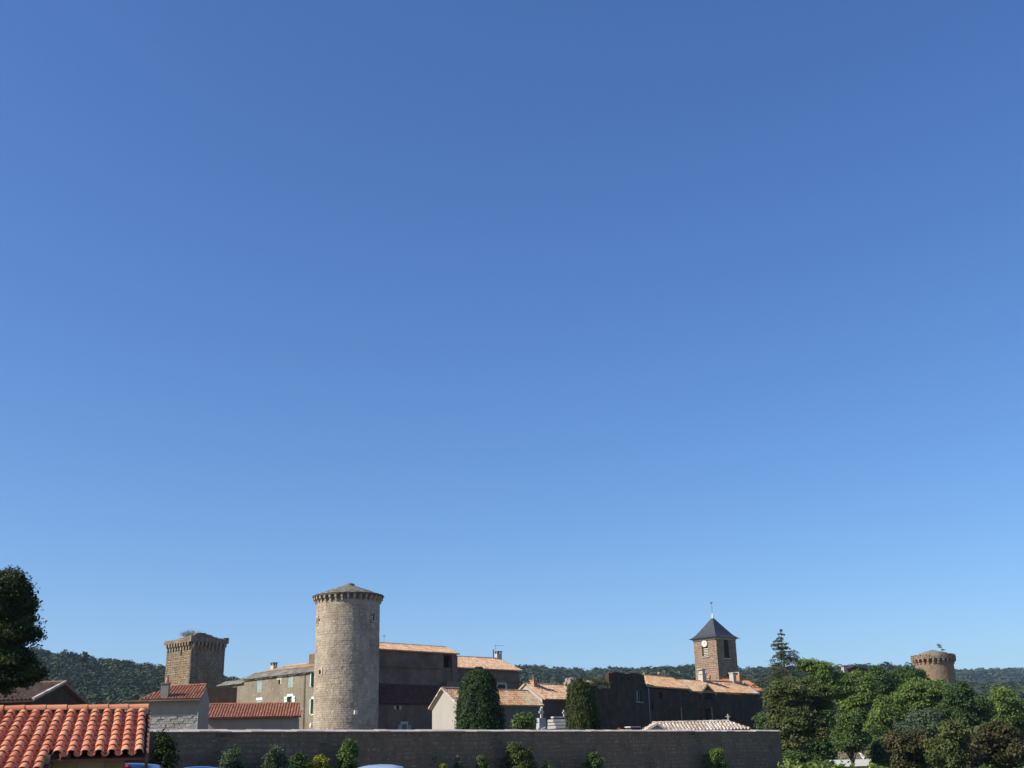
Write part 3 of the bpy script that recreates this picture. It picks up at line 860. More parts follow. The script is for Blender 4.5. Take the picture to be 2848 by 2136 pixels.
# ================================================================== LEFT ROOF AND SQUARE TOWER
f = Frame(183, 70, -3, 1902)
br = thing('brown_roofed_house', 'house with a faded brown tile roof behind the shed and dark tree', 'house', f)
m = MB(); m.box(-16, -.3, -3.6, 3.6, 0, 5.36); m.prism([(-3.6, 5.36), (3.6, 5.36), (0, 6.4)], 'x', -16, -.3)
m.build('wall', M['dark_stone'], br)
tile_roof(br, (-16, -4, 5.42), (0, -4, 5.42), (0, 0, 6.62), (-16, 0, 6.62), M['tile_brown'], .26, .36)
tile_roof(br, (0, 4, 5.42), (-16, 4, 5.42), (-16, 0, 6.62), (0, 0, 6.62), M['tile_brown'], .26, .36, ridge=False)
m = MB()
for i in range(10):
    y = -4 + i * .4; m.hexa([(-.10, y, 5.43 + i * .12), (.06, y, 5.43 + i * .12), (.06, y + .41, 5.55 + i * .12), (-.10, y + .41, 5.55 + i * .12), (-.10, y, 5.55 + i * .12), (.06, y, 5.55 + i * .12), (.06, y + .41, 5.67 + i * .12), (-.10, y + .41, 5.67 + i * .12)], RNG.uniform())
o = m.build('verge_tiles', M['tile_white'], br); o['kind'] = 'stuff'

f = Frame(530, 150, 49, 1800)
sq = thing('square_tower', 'ruined square stone tower with corbelled top at the left of the village', 'tower', f)
BX0, BX1, BY0, BY1 = .35, 5.58, .35, 6.12
m = MB(); m.box(BX0 + .06, BX1 - .06, BY0 + .06, BY1 - .06, -1, 17.25); m.build('tower_core', M['old_stone'], sq)
rg = np.random.default_rng(41)
slit_y = f.hitx(498, 1813)[0]; slit_z = f.hitx(498, 1813)[1]
def wall4(parent, x0, x1, y0, y1, z0, z1, course, wid, mat, rg, proud=.05, op_left=(), op_front=(), faces='FLRB', inset=.06, gap=.012):
    """masonry skins on the sides of a square tower"""
    for k in faces:
        if k == 'F': b = stone_boxes(x0, x1, z0, z1, course, wid, rg, proud, gap, op_front); rot = 0; org = (0, y0, 0)
        if k == 'L': b = stone_boxes(-y1, -y0, z0, z1, course, wid, rg, proud, gap, op_left); rot = -math.pi / 2; org = (x0, 0, 0)
        if k == 'R': b = stone_boxes(y0, y1, z0, z1, course, wid, rg, proud, gap); rot = math.pi / 2; org = (x1, 0, 0)
        if k == 'B': b = stone_boxes(-x1, -x0, z0, z1, course, wid, rg, proud, gap); rot = math.pi; org = (0, y1, 0)
        o = link('masonry', stone_mesh(b, rg, 0.0, 'masonry', M[mat]), parent, org, (0, 0, rot)); o['kind'] = 'stuff'
wall4(sq, BX0, BX1, BY0, BY1, 3, 17.25, .25, .42, 'old_stone', rg, .022, op_left=[(-slit_y - .16, -slit_y + .16, slit_z - .45, slit_z + .4)])
void(sq, BX0 + .04, BX0 + .045, slit_z - .4, slit_z + .4, 0).location = (0, 0, 0)
m = MB(); m.box(BX0 + .03, BX0 + .07, slit_y - .16, slit_y + .16, slit_z - .45, slit_z + .4); m.build('arrow_slit', M['dark_void'], sq)
# corbels and broken parapet
cb = MB(); cb.box(-.13, .13, -.18, .1, -.95, -.45); cb.box(-.13, .13, -.36, .1, -.448, 0)
corb_me = cb.mesh('corbel', M['old_stone'])
for i in range(9):
    t = (i + .5) / 9
    link('corbel', corb_me, sq, (BX0 + (BX1 - BX0) * t, BY0, 17.22), (0, 0, 0)); link('corbel', corb_me, sq, (BX0, BY0 + (BY1 - BY0) * t, 17.22), (0, 0, -math.pi / 2))
    link('corbel', corb_me, sq, (BX1, BY0 + (BY1 - BY0) * t, 17.22), (0, 0, math.pi / 2)); link('corbel', corb_me, sq, (BX0 + (BX1 - BX0) * t, BY1, 17.22), (0, 0, math.pi))
def lintop(xs, zs): return lambda q: float(np.interp(q, xs, zs))
tF = lintop([0, .7, 1.2, 2.2, 2.9, 3.4, 4.6, 5.0, 5.2, 5.93], [17.95, 18.2, 18.42, 18.4, 18.25, 18.02, 17.86, 17.74, 17.94, 18.02])
tL = lintop([0, 2, 4.2, 6.5], [17.95, 17.86, 17.74, 17.64])
for (nm, xa, xb, prof, org, rot) in (('F', 0.0, 5.93, tF, (0, 0, 0), 0), ('L', -6.49, 0.0, lambda q: tL(-q), (0, 0, 0), -math.pi / 2), ('R', 0.0, 6.49, lambda q: 17.98 - .04 * q, (5.93, 0, 0), math.pi / 2), ('B', -5.93, 0.0, lambda q: 17.7, (0, 6.47, 0), math.pi)):
    b = stone_boxes(xa, xb, 17.22, 18.6, .22, .4, rg, .04, .006, ztop=prof)
    o = link('parapet', stone_mesh(b, rg, 0.06, 'parapet', M['old_stone'], depth=.34), sq, org, (0, 0, rot)); o['kind'] = 'stuff'
m = MB(); m.box(.1, 5.83, .1, 6.37, 17.20, 17.3); m.box(.12, 5.8, .12, .38, 17.3, 17.7); m.box(.12, .38, .38, 6.3, 17.3, 17.56); m.build('parapet_floor', M['old_stone'], sq)
m = MB(); m.prism([(.7, 17.5), (3.2, 17.5), (2.9, 18.15), (1.9, 18.36), (1.1, 18.3)], 'y', .4, 1.3); m.build('rubble_heap', M['old_stone'], sq)

# ================================================================== COURTYARD HOUSE AND LOW RANGE
f = Frame(560, 95, 4, 1945)
ch = thing('courtyard_house', 'grey rendered low house with a chimney and red tiles under the square tower', 'house', f)
m = MB(); wall_face(m, -6.2, -.22, 5.70, 6.78, y=.45); m.box(-6.2, -.22, .46, 4.6, 0, 6.78); m.add([(-.22, .45, 6.78), (-.22, 4.6, 6.78), (-.42, 4.0, 8.0), (-.42, 3.5, 8.05)], [(0, 1, 2, 3)])
m.build('wall', M['grey_render'], ch)
rg = np.random.default_rng(51)
m = MB(); m.box(-6.25, -.24, .40, .447, 0, 5.68)
m.build('lower_wall', M['rough_render'], ch)
b = stone_boxes(-6.25, -.24, 2.6, 5.72, .24, .38, rg, .06, .0)
o = link('rough_stones', stone_mesh(b, rg, .41, 'rough_stones', M['rough_render']), ch); o['kind'] = 'stuff'
tile_roof(ch, (-5.0, .05, 6.88), (-.02, .05, 6.86), (-.36, 3.5, 8.18), (-3.2, 3.5, 8.1), M['tile_red'], .25, .36)
tile_roof(ch, (-5.1, 3.9, 6.9), (-5.0, .05, 6.88), (-3.2, 3.5, 8.1), (-3.25, 3.6, 8.1), M['tile_red'], .25, .36, ridge=False)
x = -6.3
while x < -.05:
    w = rg.uniform(.55, .95); e = min(x + w, -.02)
    m = MB(); m.box(x + .005, e - .005, -.10 + rg.uniform(-.02, .02), .44, 6.74, 6.845 + rg.uniform(-.015, .015)); m.build('eave_slab', M['slab'], ch); x += w
c = chimney(ch, -3.1, .62, 6.87, 8.12, .62, .55, 'slab', 'slab', posts=False, cap_h=.09)
m = MB(); m.lathe([(.0, 8.21), (.17, 8.21), (.15, 8.45), (.10, 8.57), (.10, 8.65), (0, 8.65)], -2.98, .62, 10); m.build('chimney_pot', M['terracotta'], c)
m = MB(); m.tube([(-2.94, .62, 8.55), (-2.94, .62, 8.85)], [.05, .05], 6); m.build('flue_pipe', M['iron'], c)
m = MB(); m.tube([(-.26, .33, 0), (-.26, .33, 5.95)], [.05, .05], 6); m.build('drain_pipe', M['shutter_grey'], ch)

f = Frame(560, 105, 8, 1997)
lr = thing('low_range', 'long low outbuilding with an even red tile roof in front of the shuttered house', 'outbuilding', f)
m = MB(); wall_face(m, .1, 8.49, 0, 5.62, y=.42); m.box(.1, 8.49, .43, 3.6, 0, 5.6); m.prism([(.43, 5.6), (3.6, 5.6), (3.6, 6.85)], 'x', .1, 8.45)
m.build('wall', M['grey_render'], lr)
tile_roof(lr, (-.05, 0, 5.73), (8.82, 0, 5.73), (8.42, 3.5, 7.02), (.0, 3.5, 7.06), M['tile_red'], .25, .36)

# link wall in the shade between the square tower and the shuttered house
f = Frame(560, 138, 12, 1940)
lw = thing('link_wall', 'dark wall joining the square tower to the shuttered house', 'wall', f)
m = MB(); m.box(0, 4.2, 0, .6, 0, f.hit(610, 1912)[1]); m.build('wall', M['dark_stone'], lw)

# ================================================================== LONG SHUTTERED HOUSE
f = Frame(640, 140, -44, 1890)
lh = thing('shuttered_house', 'long sunlit stone house with pale green shutters beside the round tower', 'house', f)
R = {}
R['w1'] = f.rect(715, 727.5, 1889, 1926); R['w2'] = f.rect(774.5, 780, 1890.5, 1903); R['w3'] = f.rect(801.5, 813, 1873, 1912)
R['w4'] = f.rect(869, 877, 1869, 1909); R['w5'] = f.rect(713.5, 727, 1947, 1985); R['w6'] = f.rect(799.5, 812.5, 1937, 1980); R['w7'] = f.rect(868, 876, 1944, 1985)
ops = list(R.values())
m = MB(); wall_face(m, -2.5, 3.2, 0, 10.85, [], y=0); wall_face(m, 3.2, 20, 0, 11.3, ops, y=0, depth=.3)
m.add([(-2.5, 0, 0), (-2.5, 7, 0), (-2.5, 7, 11), (-2.5, 0, 10.85)], [(3, 2, 1, 0)]); m.add([(20, 0, 0), (20, 7, 0), (20, 7, 11.3), (20, 0, 11.3)], [(0, 1, 2, 3)]); m.box(-2.4, 19.9, 6.8, 7, 0, 11.2)
m.build('wall', M['lit_plaster'], lh)
rgl = np.random.default_rng(62)
bl = stone_boxes(-2.5, 20, 3.0, 11.2, .2, .36, rgl, .02, .006, [(a - .16, b + .16, c - .2, d + .36) for a, b, c, d in ops], ztop=lambda q: 10.8 if q < 3.2 else 11.2)
o = link('masonry', stone_mesh(bl, rgl, .012, 'masonry', M['lit_plaster'], depth=.02, k=.03), lh); o['kind'] = 'stuff'
for k in ('w4', 'w6', 'w7'): window(lh, *R[k], y=0, depth=.3)
void(lh, *R['w2'], .28); 
for k in ('w1', 'w3', 'w5'):
    x0, x1, z0, z1 = R[k]; xm = (x0 + x1) / 2
    void(lh, x0, x1, z0, z1, .3, 'back_panel')
    shutter(lh, x0 + .01, xm - .01, z0 + .01, z1 - .01, .06, 'shutter_grey', label='closed grey-green shutter leaf'); shutter(lh, xm + .01, x1 - .01, z0 + .01, z1 - .01, .06, 'shutter_grey', label='closed grey-green shutter leaf')
for k, wl, wr in (('w4', 1, 0), ('w6', 1, 1), ('w7', 1, 0)):
    x0, x1, z0, z1 = R[k]; w = (x1 - x0) * .62
    if wl: shutter(lh, x0 - w - .03, x0 - .03, z0 - .02, z1 + .02, -.03, 'shutter_mint', label='open mint shutter leaf lying against the wall')
    if wr: shutter(lh, x1 + .03, x1 + w + .03, z0 - .02, z1 + .02, -.03, 'shutter_mint', label='open mint shutter leaf lying against the wall')
    else:
        o = shutter(lh, 0, w * .8, z0, z1, 0, 'shutter_green', label='shutter leaf standing half open'); o.location = (x0 + .02, -.02, 0); o.rotation_euler = (0, 0, -math.radians(70))
for k in ('w5', 'w6', 'w7'):
    x0, x1, z0, z1 = R[k]; block(lh, 'lintel', 'white_paint', x0 - .12, x1 + .14, -.03, .02, z1 + .003, z1 + .26)
x0, x1, z0, z1 = R['w7']; block(lh, 'sill', 'white_paint', x0 - .1, x1 + .12, -.08, .02, z0 - .16, z0 - .003)
x0, x1, z0, z1 = R['w2']; block(lh, 'lintel', 'pale_stone', x0 - .3, x1 + .3, -.03, .02, z1 + .003, z1 + .34); block(lh, 'jamb_stone', 'pale_stone', x1 + .003, x1 + .22, -.025, .02, z0, z1)
x0 = R['w3'][1]; block(lh, 'jamb_stone', 'pale_stone', x0 + .004, x0 + .14, -.025, .02, R['w3'][2], R['w3'][3])
def slab_rows(parent, x0, x1, ys, zs, rg, name='roof_slab', mat='slab', w=.6):
    """stone roofing slabs: overlapping rows up a slope"""
    m = MB(); n = len(ys) - 1
    for k in range(n):
        x = x0
        while x < x1:
            d = rg.uniform(.6, 1.3) * w; e = min(x + d, x1); t = rg.uniform(.04, .07); j = rg.uniform(-.04, .04)
            z = lambda y: zs[k] + (zs[k + 1] - zs[k]) * (y - ys[k]) / (ys[k + 1] - ys[k])
            ya, yb_ = ys[k] + j, ys[k + 1] + .12
            m.hexa([(x + .005, ya, z(ya) + .03), (e - .005, ya, z(ya) + .03), (e - .005, yb_, z(yb_)), (x + .005, yb_, z(yb_)), (x + .005, ya, z(ya) + .03 + t), (e - .005, ya, z(ya) + .03 + t), (e - .005, yb_, z(yb_) + t), (x + .005, yb_, z(yb_) + t)], rg.uniform())
            x += d
    o = m.build(name, M[mat], parent); o['kind'] = 'stuff'; return o
rg = np.random.default_rng(61)
slab_rows(lh, 3.0, 19.0, [-.32, .1, .5, .9, 1.3], [11.25, 11.45, 11.64, 11.82, 12.0], rg, 'roof_slabs', 'slab')
slab_rows(lh, -2.6, 3.0, [-.32, .1, .5, .9], [10.82, 11.0, 11.18, 11.36], rg, 'roof_slabs', 'slab')
m = MB(); m.hexa([(3, -.2, 11.15), (19, -.2, 11.15), (19, 1.4, 11.9), (3, 1.4, 11.9), (3, -.2, 11.24), (19, -.2, 11.24), (19, 1.4, 12.0), (3, 1.4, 12.0)]); m.box(-2.5, 3.2, .02, 6.7, 10.83, 10.85); m.build('roof_base', M['slab'], lh)
tile_roof(lh, (4.2, 1.3, 12.02), (16.2, 1.3, 12.02), (16.2, 3.4, 12.72), (6.6, 3.4, 12.66), M['tile_orange'], .25, .36)
tile_roof(lh, (16.2, 6.8, 11.4), (4.2, 6.8, 11.4), (6.6, 3.4, 12.66), (16.2, 3.4, 12.72), M['tile_orange'], .25, .36, ridge=False)
m = MB(); m.hexa([(16.4, .6, 11.9), (18.6, .6, 11.9), (18.6, 2.4, 12), (16.4, 2.4, 12), (16.9, .8, 12.75), (18.6, .8, 13.1), (18.6, 2.2, 13.1), (16.9, 2.2, 12.75)]); m.build('stone_upstand', M['rubble'], lh)
q = f.hit(761, 1868, 2.6); chimney(lh, q[0], 2.6, 11.9, f.hit(761, 1851, 2.6)[1], .58, .55, 'pale_stone', 'slab')
q0 = f.hit(850.5, 1868)[0]; m = MB(); m.tube([(q0, -.09, 0), (q0, -.09, 11.2)], [.04, .04], 6); m.build('drain_pipe', M['iron'], lh)
q = f.hit(869, 2017); m = MB(); m.lathe([(0, 0), (.12, .02), (.16, .25), (.10, .5), (0, .56)], q[0], -.22, 8); o = m.build('wall_lamp', M['white_paint'], lh); o.location = (0, 0, q[1] - .3)

# ================================================================== ROUND TOWER
pc = gp(968, 1700, 125)
TC = np.array([pc[0], pc[1]]); TR = 3.46
rt = thing('round_tower', 'tall round stone tower with corbels and a low stone-slab cone roof', 'tower', loc=(TC[0], TC[1], 0))
m = MB(); m.lathe([(TR - .12, -1), (TR - .12, 18.9)], n=72); m.build('tower_core', M['tower_mortar'], rt, smooth=True)
face = math.atan2(-TC[1], -TC[0])           # angle pointing back at the viewer
def tang(u): return face + math.asin(max(-.999, min(.999, (u - 968) / 88.0)))
def tz(u, v):
    a = tang(u); return gp(u, v, TC[1] + TR * math.sin(a))[2]
holes = []
for (u, v, w, h) in ((885, 1727, .35, .6), (1038, 1716, .30, .75), (897, 1869, .36, .44), (957, 1716, .0, .0)):
    if w: holes.append((tang(u), tz(u, v), w / TR, h))
rg = np.random.default_rng(71)
stones = []
z = 0.0
while z < 18.3:
    h = .22 * rg.uniform(.65, 1.4); a = rg.uniform(0, .2); end = a + 2 * math.pi
    while a < end - .02:
        w = rg.uniform(.22, .72) / TR; b_ = min(a + w, end)
        ok = True
        for (ha, hz_, hw, hh) in holes:
            d = ((a + b_) / 2 - ha + math.pi) % (2 * math.pi) - math.pi
            if abs(d) < hw / 2 + (b_ - a) / 2 - .01 and z < hz_ + hh / 2 and z + h > hz_ - hh / 2: ok = False
        if ok: stones.append((a, b_, z, z + h, rg.uniform(-.005, .008) + (.022 if rg.uniform() < .05 else 0) - (.03 if rg.uniform() < .03 else 0)))
        a += w
    z += h
def ring_mesh(name, items, mat, R0, R1, gap=.0025):
    V = []; T = []
    for (a, b_, z0, z1, p) in items:
        ga = gap / R1
        aa, bb = a + ga, b_ - ga
        for (r, q0, q1) in ((R0, 0, 0), (R1 + p, .006, .006)):
            for (an, zz) in ((aa + q0 / R1, z0 + gap + q1), (bb - q0 / R1, z0 + gap + q1), (bb - q0 / R1, z1 - gap - q1), (aa + q0 / R1, z1 - gap - q1)):
                V.append((r * math.cos(an), r * math.sin(an), zz))
        T += [rg.uniform()] * 8
    n = len(items)
    fq = np.array([(4, 5, 6, 7), (0, 1, 5, 4), (1, 2, 6, 5), (2, 3, 7, 6), (3, 0, 4, 7)])
    return fast_mesh(name, np.array(V), [(np.arange(n)[:, None, None] * 8 + fq[None]).reshape(-1, 4)], mat, T)
def dang(a): return abs((a - face + math.pi) % (2 * math.pi) - math.pi)
vis = sorted([s for s in stones if s[2] > 5.0], key=lambda s: dang((s[0] + s[1]) / 2) - (s[1] - s[0]) * 2.5)[:280]
vs_ = set(vis)
o = link('tower_stones', ring_mesh('tower_stones', [s for s in stones if s not in vs_], M['tower_stone'], TR - .13, TR), rt); o['kind'] = 'stuff'
for s in vis: link('stone', ring_mesh('stone', [s], M['tower_stone'], TR - .13, TR), rt)
for (ha, hz_, hw, hh) in holes:
    w2 = hw * TR / 2
    for (ya, yb_, za_, zb_) in ((-w2 - .26, w2 + .26, hh / 2, hh / 2 + .24), (-w2 - .22, w2 + .22, -hh / 2 - .2, -hh / 2), (-w2 - .24, -w2, -hh / 2 + .004, hh / 2 - .004), (w2, w2 + .24, -hh / 2 + .004, hh / 2 - .004)):
        m = MB(); m.box(-.13, .035, ya, yb_, za_, zb_); m.build('window_surround', M['tower_stone'], rt, loc=(math.cos(ha) * TR, math.sin(ha) * TR, hz_), rot=(0, 0, ha))
for (ha, hz_, hw, hh) in holes:
    m = MB(); m.box(-.02, .04, -hw * TR / 2 - .05, hw * TR / 2 + .05, -hh / 2 - .05, hh / 2 + .05)
    m.build('window_slit', M['dark_void'], rt, loc=(math.cos(ha) * (TR - .14), math.sin(ha) * (TR - .14), hz_), rot=(0, 0, ha))
cb = MB(); cb.box(-.1, .16, -.10, .10, -.62, -.32); cb.box(-.1, .34, -.11, .11, -.318, -.0)
cb_me = cb.mesh('corbel', M['tower_stone'])
ZE = 18.86
for i in range(34):
    a = 2 * math.pi * i / 34 + .05; link('corbel', cb_me, rt, (math.cos(a) * TR, math.sin(a) * TR, ZE - .02), (0, 0, a))
m = MB(); m.lathe([(0, ZE - .02), (TR + .40, ZE - .018), (TR + .40, ZE + .05), (0, 20.28)], n=48); m.build('roof_base', M['slab'], rt)
slabs = []
nring = 12
for k in range(nring):
    ra = TR + .46 - k * (TR + .3) / nring; rb_ = max(.02, ra - (TR + .3) / nring - .12)
    n = max(5, int(2 * math.pi * ra / .5)); off = rg.uniform()
    for i in range(n):
        a0 = 2 * math.pi * (i + off) / n; a1 = a0 + 2 * math.pi / n
        slabs.append((a0 + .008, a1 - .008, ra + rg.uniform(-.06, .05), rb_, k))
def slab_mesh(name, items):
    m = MB()
    for (a0, a1, ra, rb_, k) in items:
        zz = lambda r: ZE + .08 + (TR + .46 - r) * (20.36 - ZE - .08) / (TR + .46)
        t = rg.uniform(.03, .06); l = .03; vs = []
        for dz in (0, t):
            vs += [(ra * math.cos(a0), ra * math.sin(a0), zz(ra) + l + dz), (ra * math.cos(a1), ra * math.sin(a1), zz(ra) + l + dz + rg.uniform(-.012, .012)), (rb_ * math.cos(a1), rb_ * math.sin(a1), zz(rb_) + dz), (rb_ * math.cos(a0), rb_ * math.sin(a0), zz(rb_) + dz)]
        m.hexa(vs, rg.uniform())
    return m.mesh(name, M['slab'])
fs_ = [s for s in slabs if dang((s[0] + s[1]) / 2) < 1.2]
fset = set(fs_)
for s in fs_: link('roof_slab', slab_mesh('roof_slab', [s]), rt)
o = link('roof_slabs', slab_mesh('roof_slabs', [s for s in slabs if s not in fset]), rt); o['kind'] = 'stuff'
m = MB(); m.lathe([(.55, 20.10), (.5, 20.36), (.2, 20.5), (0, 20.52)], .15, 0, 9); m.build('apex_stone', M['slab'], rt)
a = tang(993); m = MB(); m.box(0, .22, -.16, .16, -.2, .2); o = m.build('meter_box', M['white_paint'], rt, loc=(math.cos(a) * (TR + .02), math.sin(a) * (TR + .02), tz(993, 1981)), rot=(0, 0, a))

# ================================================================== KEEP BEHIND THE TOWER
f = Frame(1056, 130, 45, 1804); fk = f
kp = thing('tall_house', 'tall shaded stone house with a loggia opening right of the round tower', 'house', f)
lg = f.rect(1237, 1262, 1822, 1857)
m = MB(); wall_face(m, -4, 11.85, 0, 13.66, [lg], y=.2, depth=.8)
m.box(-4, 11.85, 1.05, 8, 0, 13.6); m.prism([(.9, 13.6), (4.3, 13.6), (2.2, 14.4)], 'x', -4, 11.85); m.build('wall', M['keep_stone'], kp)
void(kp, *lg, .97, 'loggia_back')
zl = f.hit(1100, 1851)[1]; m = MB(); m.box(-3.5, f.hit(1232, 1851)[0], .0, .197, zl - .12, zl + .08); m.build('string_course', M['keep_stone'], kp)
block(kp, 'corner_stones', 'keep_stone', 11.0, 11.9, .10, .197, 2, 13.5)
tile_roof(kp, (-4, -.15, 13.72), (12.05, -.15, 13.72), (12.05, 2.3, 14.66), (-4, 2.3, 14.66), M['tile_pale'], .24, .36)
tile_roof(kp, (12.05, 4.9, 13.68), (-4, 4.9, 13.68), (-4, 2.3, 14.66), (12.05, 2.3, 14.66), M['tile_pale'], .24, .36, ridge=False)
m = MB(); m.box(9.3, 12.6, -.9, .19, 0, f.hit(1240, 1897)[1]); m.build('buttress', M['keep_stone'], kp)
p = f.at(f.hit(1068, 1783, 2.3)[0], 2.3, 14.65); antenna('tv_antenna', 'thin mast above the shaded roof beside the round tower', p, 1.0, .2, f.th, 3)

f = Frame(1035, 126.4, 45, 1957); fl = f
ln = thing('lean_to', 'lean-to building with a dark red roof in the shade of the round tower', 'outbuilding', f)
e0, zE = f.hit(1030, 1955); e1, zE1 = f.hit(1205, 1957)
wa = f.rect(1101.5, 1109.5, 1963, 1973, .3); wb = f.rect(1117.5, 1130, 2014, 2040, .3)
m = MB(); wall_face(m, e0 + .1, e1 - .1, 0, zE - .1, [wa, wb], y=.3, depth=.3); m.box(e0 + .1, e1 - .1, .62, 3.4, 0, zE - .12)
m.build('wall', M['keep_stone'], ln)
zt_ = f.hit(1120, 1906.5, 2.1)[1]
tile_roof(ln, (e0, 0, zE), (e1, 0, zE), (f.hit(1219, 1908, 2.1)[0], 2.1, zt_), (e0 - .5, 2.1, zt_), M['tile_dark'], .24, .36)
void(ln, *wa, .6); window(ln, *wb, y=.3, depth=.3)
for s_ in (-1, 1):
    xx = wa[0] - .27 if s_ < 0 else wa[1] + .02; block(ln, 'jamb_stone', 'pale_stone', xx, xx + .25, .24, .298, wa[2], wa[3])
    xx = wb[0] - .22 if s_ < 0 else wb[1] + .02; block(ln, 'jamb_stone', 'pale_stone', xx, xx + .2, .25, .298, wb[2], wb[3])
    xx = wb[0] - .62 if s_ < 0 else wb[1] + .26; shutter(ln, xx, xx + .36, wb[2], wb[3] - .1, .27, 'shutter_grey')
block(ln, 'lintel', 'pale_stone', wb[0] - .22, wb[1] + .22, .24, .298, wb[3] + .004, wb[3] + .28)

f = Frame(1280, 145, 45, 1857)
sh = thing('antenna_house', 'shaded house with a mossy tile roof and chimney behind the yew', 'house', f)
wc = f.rect(1385, 1405, 1904, 1922, .25)
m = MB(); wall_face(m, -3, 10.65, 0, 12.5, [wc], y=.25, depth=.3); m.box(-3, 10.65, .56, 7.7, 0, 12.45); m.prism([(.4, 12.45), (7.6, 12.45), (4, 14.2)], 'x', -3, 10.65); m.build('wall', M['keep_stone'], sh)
x0, x1, z0, z1 = wc; xm = (x0 + x1) / 2
shutter(sh, x0, xm - .01, z0, z1, .33, 'shutter_red'); shutter(sh, xm + .01, x1, z0, z1, .33, 'shutter_red'); void(sh, *wc, .52, 'back_panel')
block(sh, 'lintel', 'pale_stone', x0 - .25, x1 + .25, .2, .248, z1 + .003, z1 + .28); block(sh, 'jamb_stone', 'pale_stone', x0 - .3, x0 - .004, .2, .248, z0, z1); block(sh, 'jamb_stone', 'pale_stone', x1 + .004, x1 + .3, .2, .248, z0, z1)
zl = f.hit(1420, 1896)[1]; block(sh, 'string_course', 'keep_stone', -2, 11.1, .05, .247, zl - .1, zl + .12)
tile_roof(sh, (-3, -.15, 12.6), (10.85, -.15, 12.6), (10.85, 4, 14.42), (-3, 4, 14.34), M['tile_pale'], .25, .36)
tile_roof(sh, (10.85, 8, 12.6), (-3, 8, 12.6), (-3, 4, 14.34), (10.85, 4, 14.42), M['tile_pale'], .25, .36, ridge=False)
xc, _ = f.hit(1391, 1825, 4); c = chimney(sh, xc - .35, 4, 14.0, f.hit(1391, 1819, 4)[1], .75, .6, 'pale_stone', 'slab')
m = MB(); m.tube([(xc - 1.25, 4, 14.2), (xc - 1.25, 4, f.hit(1382, 1807, 4)[1])], [.07, .07], 6); m.build('flue_pipe', M['iron'], sh)
antenna('tv_antenna', 'rake-shaped television aerial above the mossy roof chimney', f.at(xc - .35, 4.5, 14.3), f.hit(1392, 1794, 4.5)[1] - 14.3, 1.3, f.th - .5)

# ================================================================== WHITE GABLED HOUSE AND NEIGHBOUR
f = Frame(1269, 95, 46, 1950)
wh = thing('white_gabled_house', 'white plastered gable house with orange tiles half hidden by the yew', 'house', f)
GD = 2.95; zf, zb, za = 5.98, 5.75, 7.22
m = MB(); m.add([(0, 0, 0), (0, GD, 0), (0, GD, zb), (0, GD * .53, za - .1), (0, 0, zf - .05)], [(4, 3, 2, 1, 0)]); m.add([(10, 0, 0), (10, GD, 0), (10, GD, zb), (10, GD * .53, za - .1), (10, 0, zf - .05)], [(0, 1, 2, 3, 4)])
m.add([(10, GD, 0), (0, GD, 0), (0, GD, zb), (10, GD, zb)], [(0, 1, 2, 3)])
m.build('gable_wall', M['white_plaster'], wh)
m = MB(); wall_face(m, .0, 10, 0, zf - .05, y=.002); m.build('front_wall', M['shade_render'], wh)  # front coloured darker than the white gable to stand for its shade
tile_roof(wh, (-.15, -.3, 5.9), (10.2, -.3, 5.95), (10.1, GD * .53, 7.26), (-.15, GD * .53, 7.26), M['tile_orange'], .23, .34)
tile_roof(wh, (10.1, GD + .2, 5.68), (-.15, GD + .2, 5.68), (-.15, GD * .53, 7.26), (10.1, GD * .53, 7.26), M['tile_orange'], .23, .34, ridge=False)
m = MB()
for (ya, za_, yb_, zb_) in ((-.3, 5.92, GD * .53, 7.28), (GD + .2, 5.70, GD * .53, 7.28)):
    n = 7
    for i in range(n):
        t0, t1 = i / n, (i + 1.15) / n; L_ = lambda t: (ya + (yb_ - ya) * t, za_ + (zb_ - za_) * t)
        (a0, b0), (a1, b1) = L_(t0), L_(min(1, t1)); m.hexa([(-.27, a0, b0 - .03), (.05, a0, b0 - .03), (.05, a1, b1 - .03), (-.27, a1, b1 - .03), (-.25, a0, b0 + .10), (.05, a0, b0 + .12), (.05, a1, b1 + .09), (-.25, a1, b1 + .07)], RNG.uniform())
o = m.build('verge_tiles', M['tile_white'], wh); o['kind'] = 'stuff'

f = Frame(1508, 115, 46, 1941)
g2 = thing('chimney_house', 'small house with white gable and terracotta chimney between yew and cypress', 'house', f)
GD, zf, za = 4.6, 7.15, 8.62
m = MB(); m.add([(0, 0, 0), (0, GD, 0), (0, GD, zf), (0, GD / 2, za), (0, 0, zf)], [(4, 3, 2, 1, 0)]); m.build('gable_wall', M['white_plaster'], g2)
m = MB(); wall_face(m, 0, 9, 0, zf, y=.003); m.box(.05, 9, .3, GD, 0, zf - .02); m.prism([(.3, zf - .02), (GD, zf - .02), (GD / 2, za - .05)], 'x', .05, 9); m.build('front_wall', M['shade_render'], g2)  # shade of this front is painted into its colour as well
tile_roof(g2, (.12, -.25, 7.12), (9, -.25, 7.12), (9, GD / 2, 8.72), (.12, GD / 2, 8.72), M['tile_pale'], .23, .34)
tile_roof(g2, (9, GD + .2, 7.12), (-.15, GD + .2, 7.12), (-.15, GD / 2, 8.72), (9, GD / 2, 8.72), M['tile_pale'], .23, .34, ridge=False)
x_, z_ = f.hit(1485, 1903, 2.0); c = chimney(g2, max(.55, x_), 2.0, 8.2, 9.02, .55, .5, 'terracotta', 'terracotta', posts=False)
m = MB(); m.lathe([(0, 9.1), (.13, 9.1), (.12, 9.5), (.2, 9.52), (.2, 9.6), (0, 9.6)], max(.55, x_), 2.0, 10); m.build('chimney_pot', M['slab'], c)

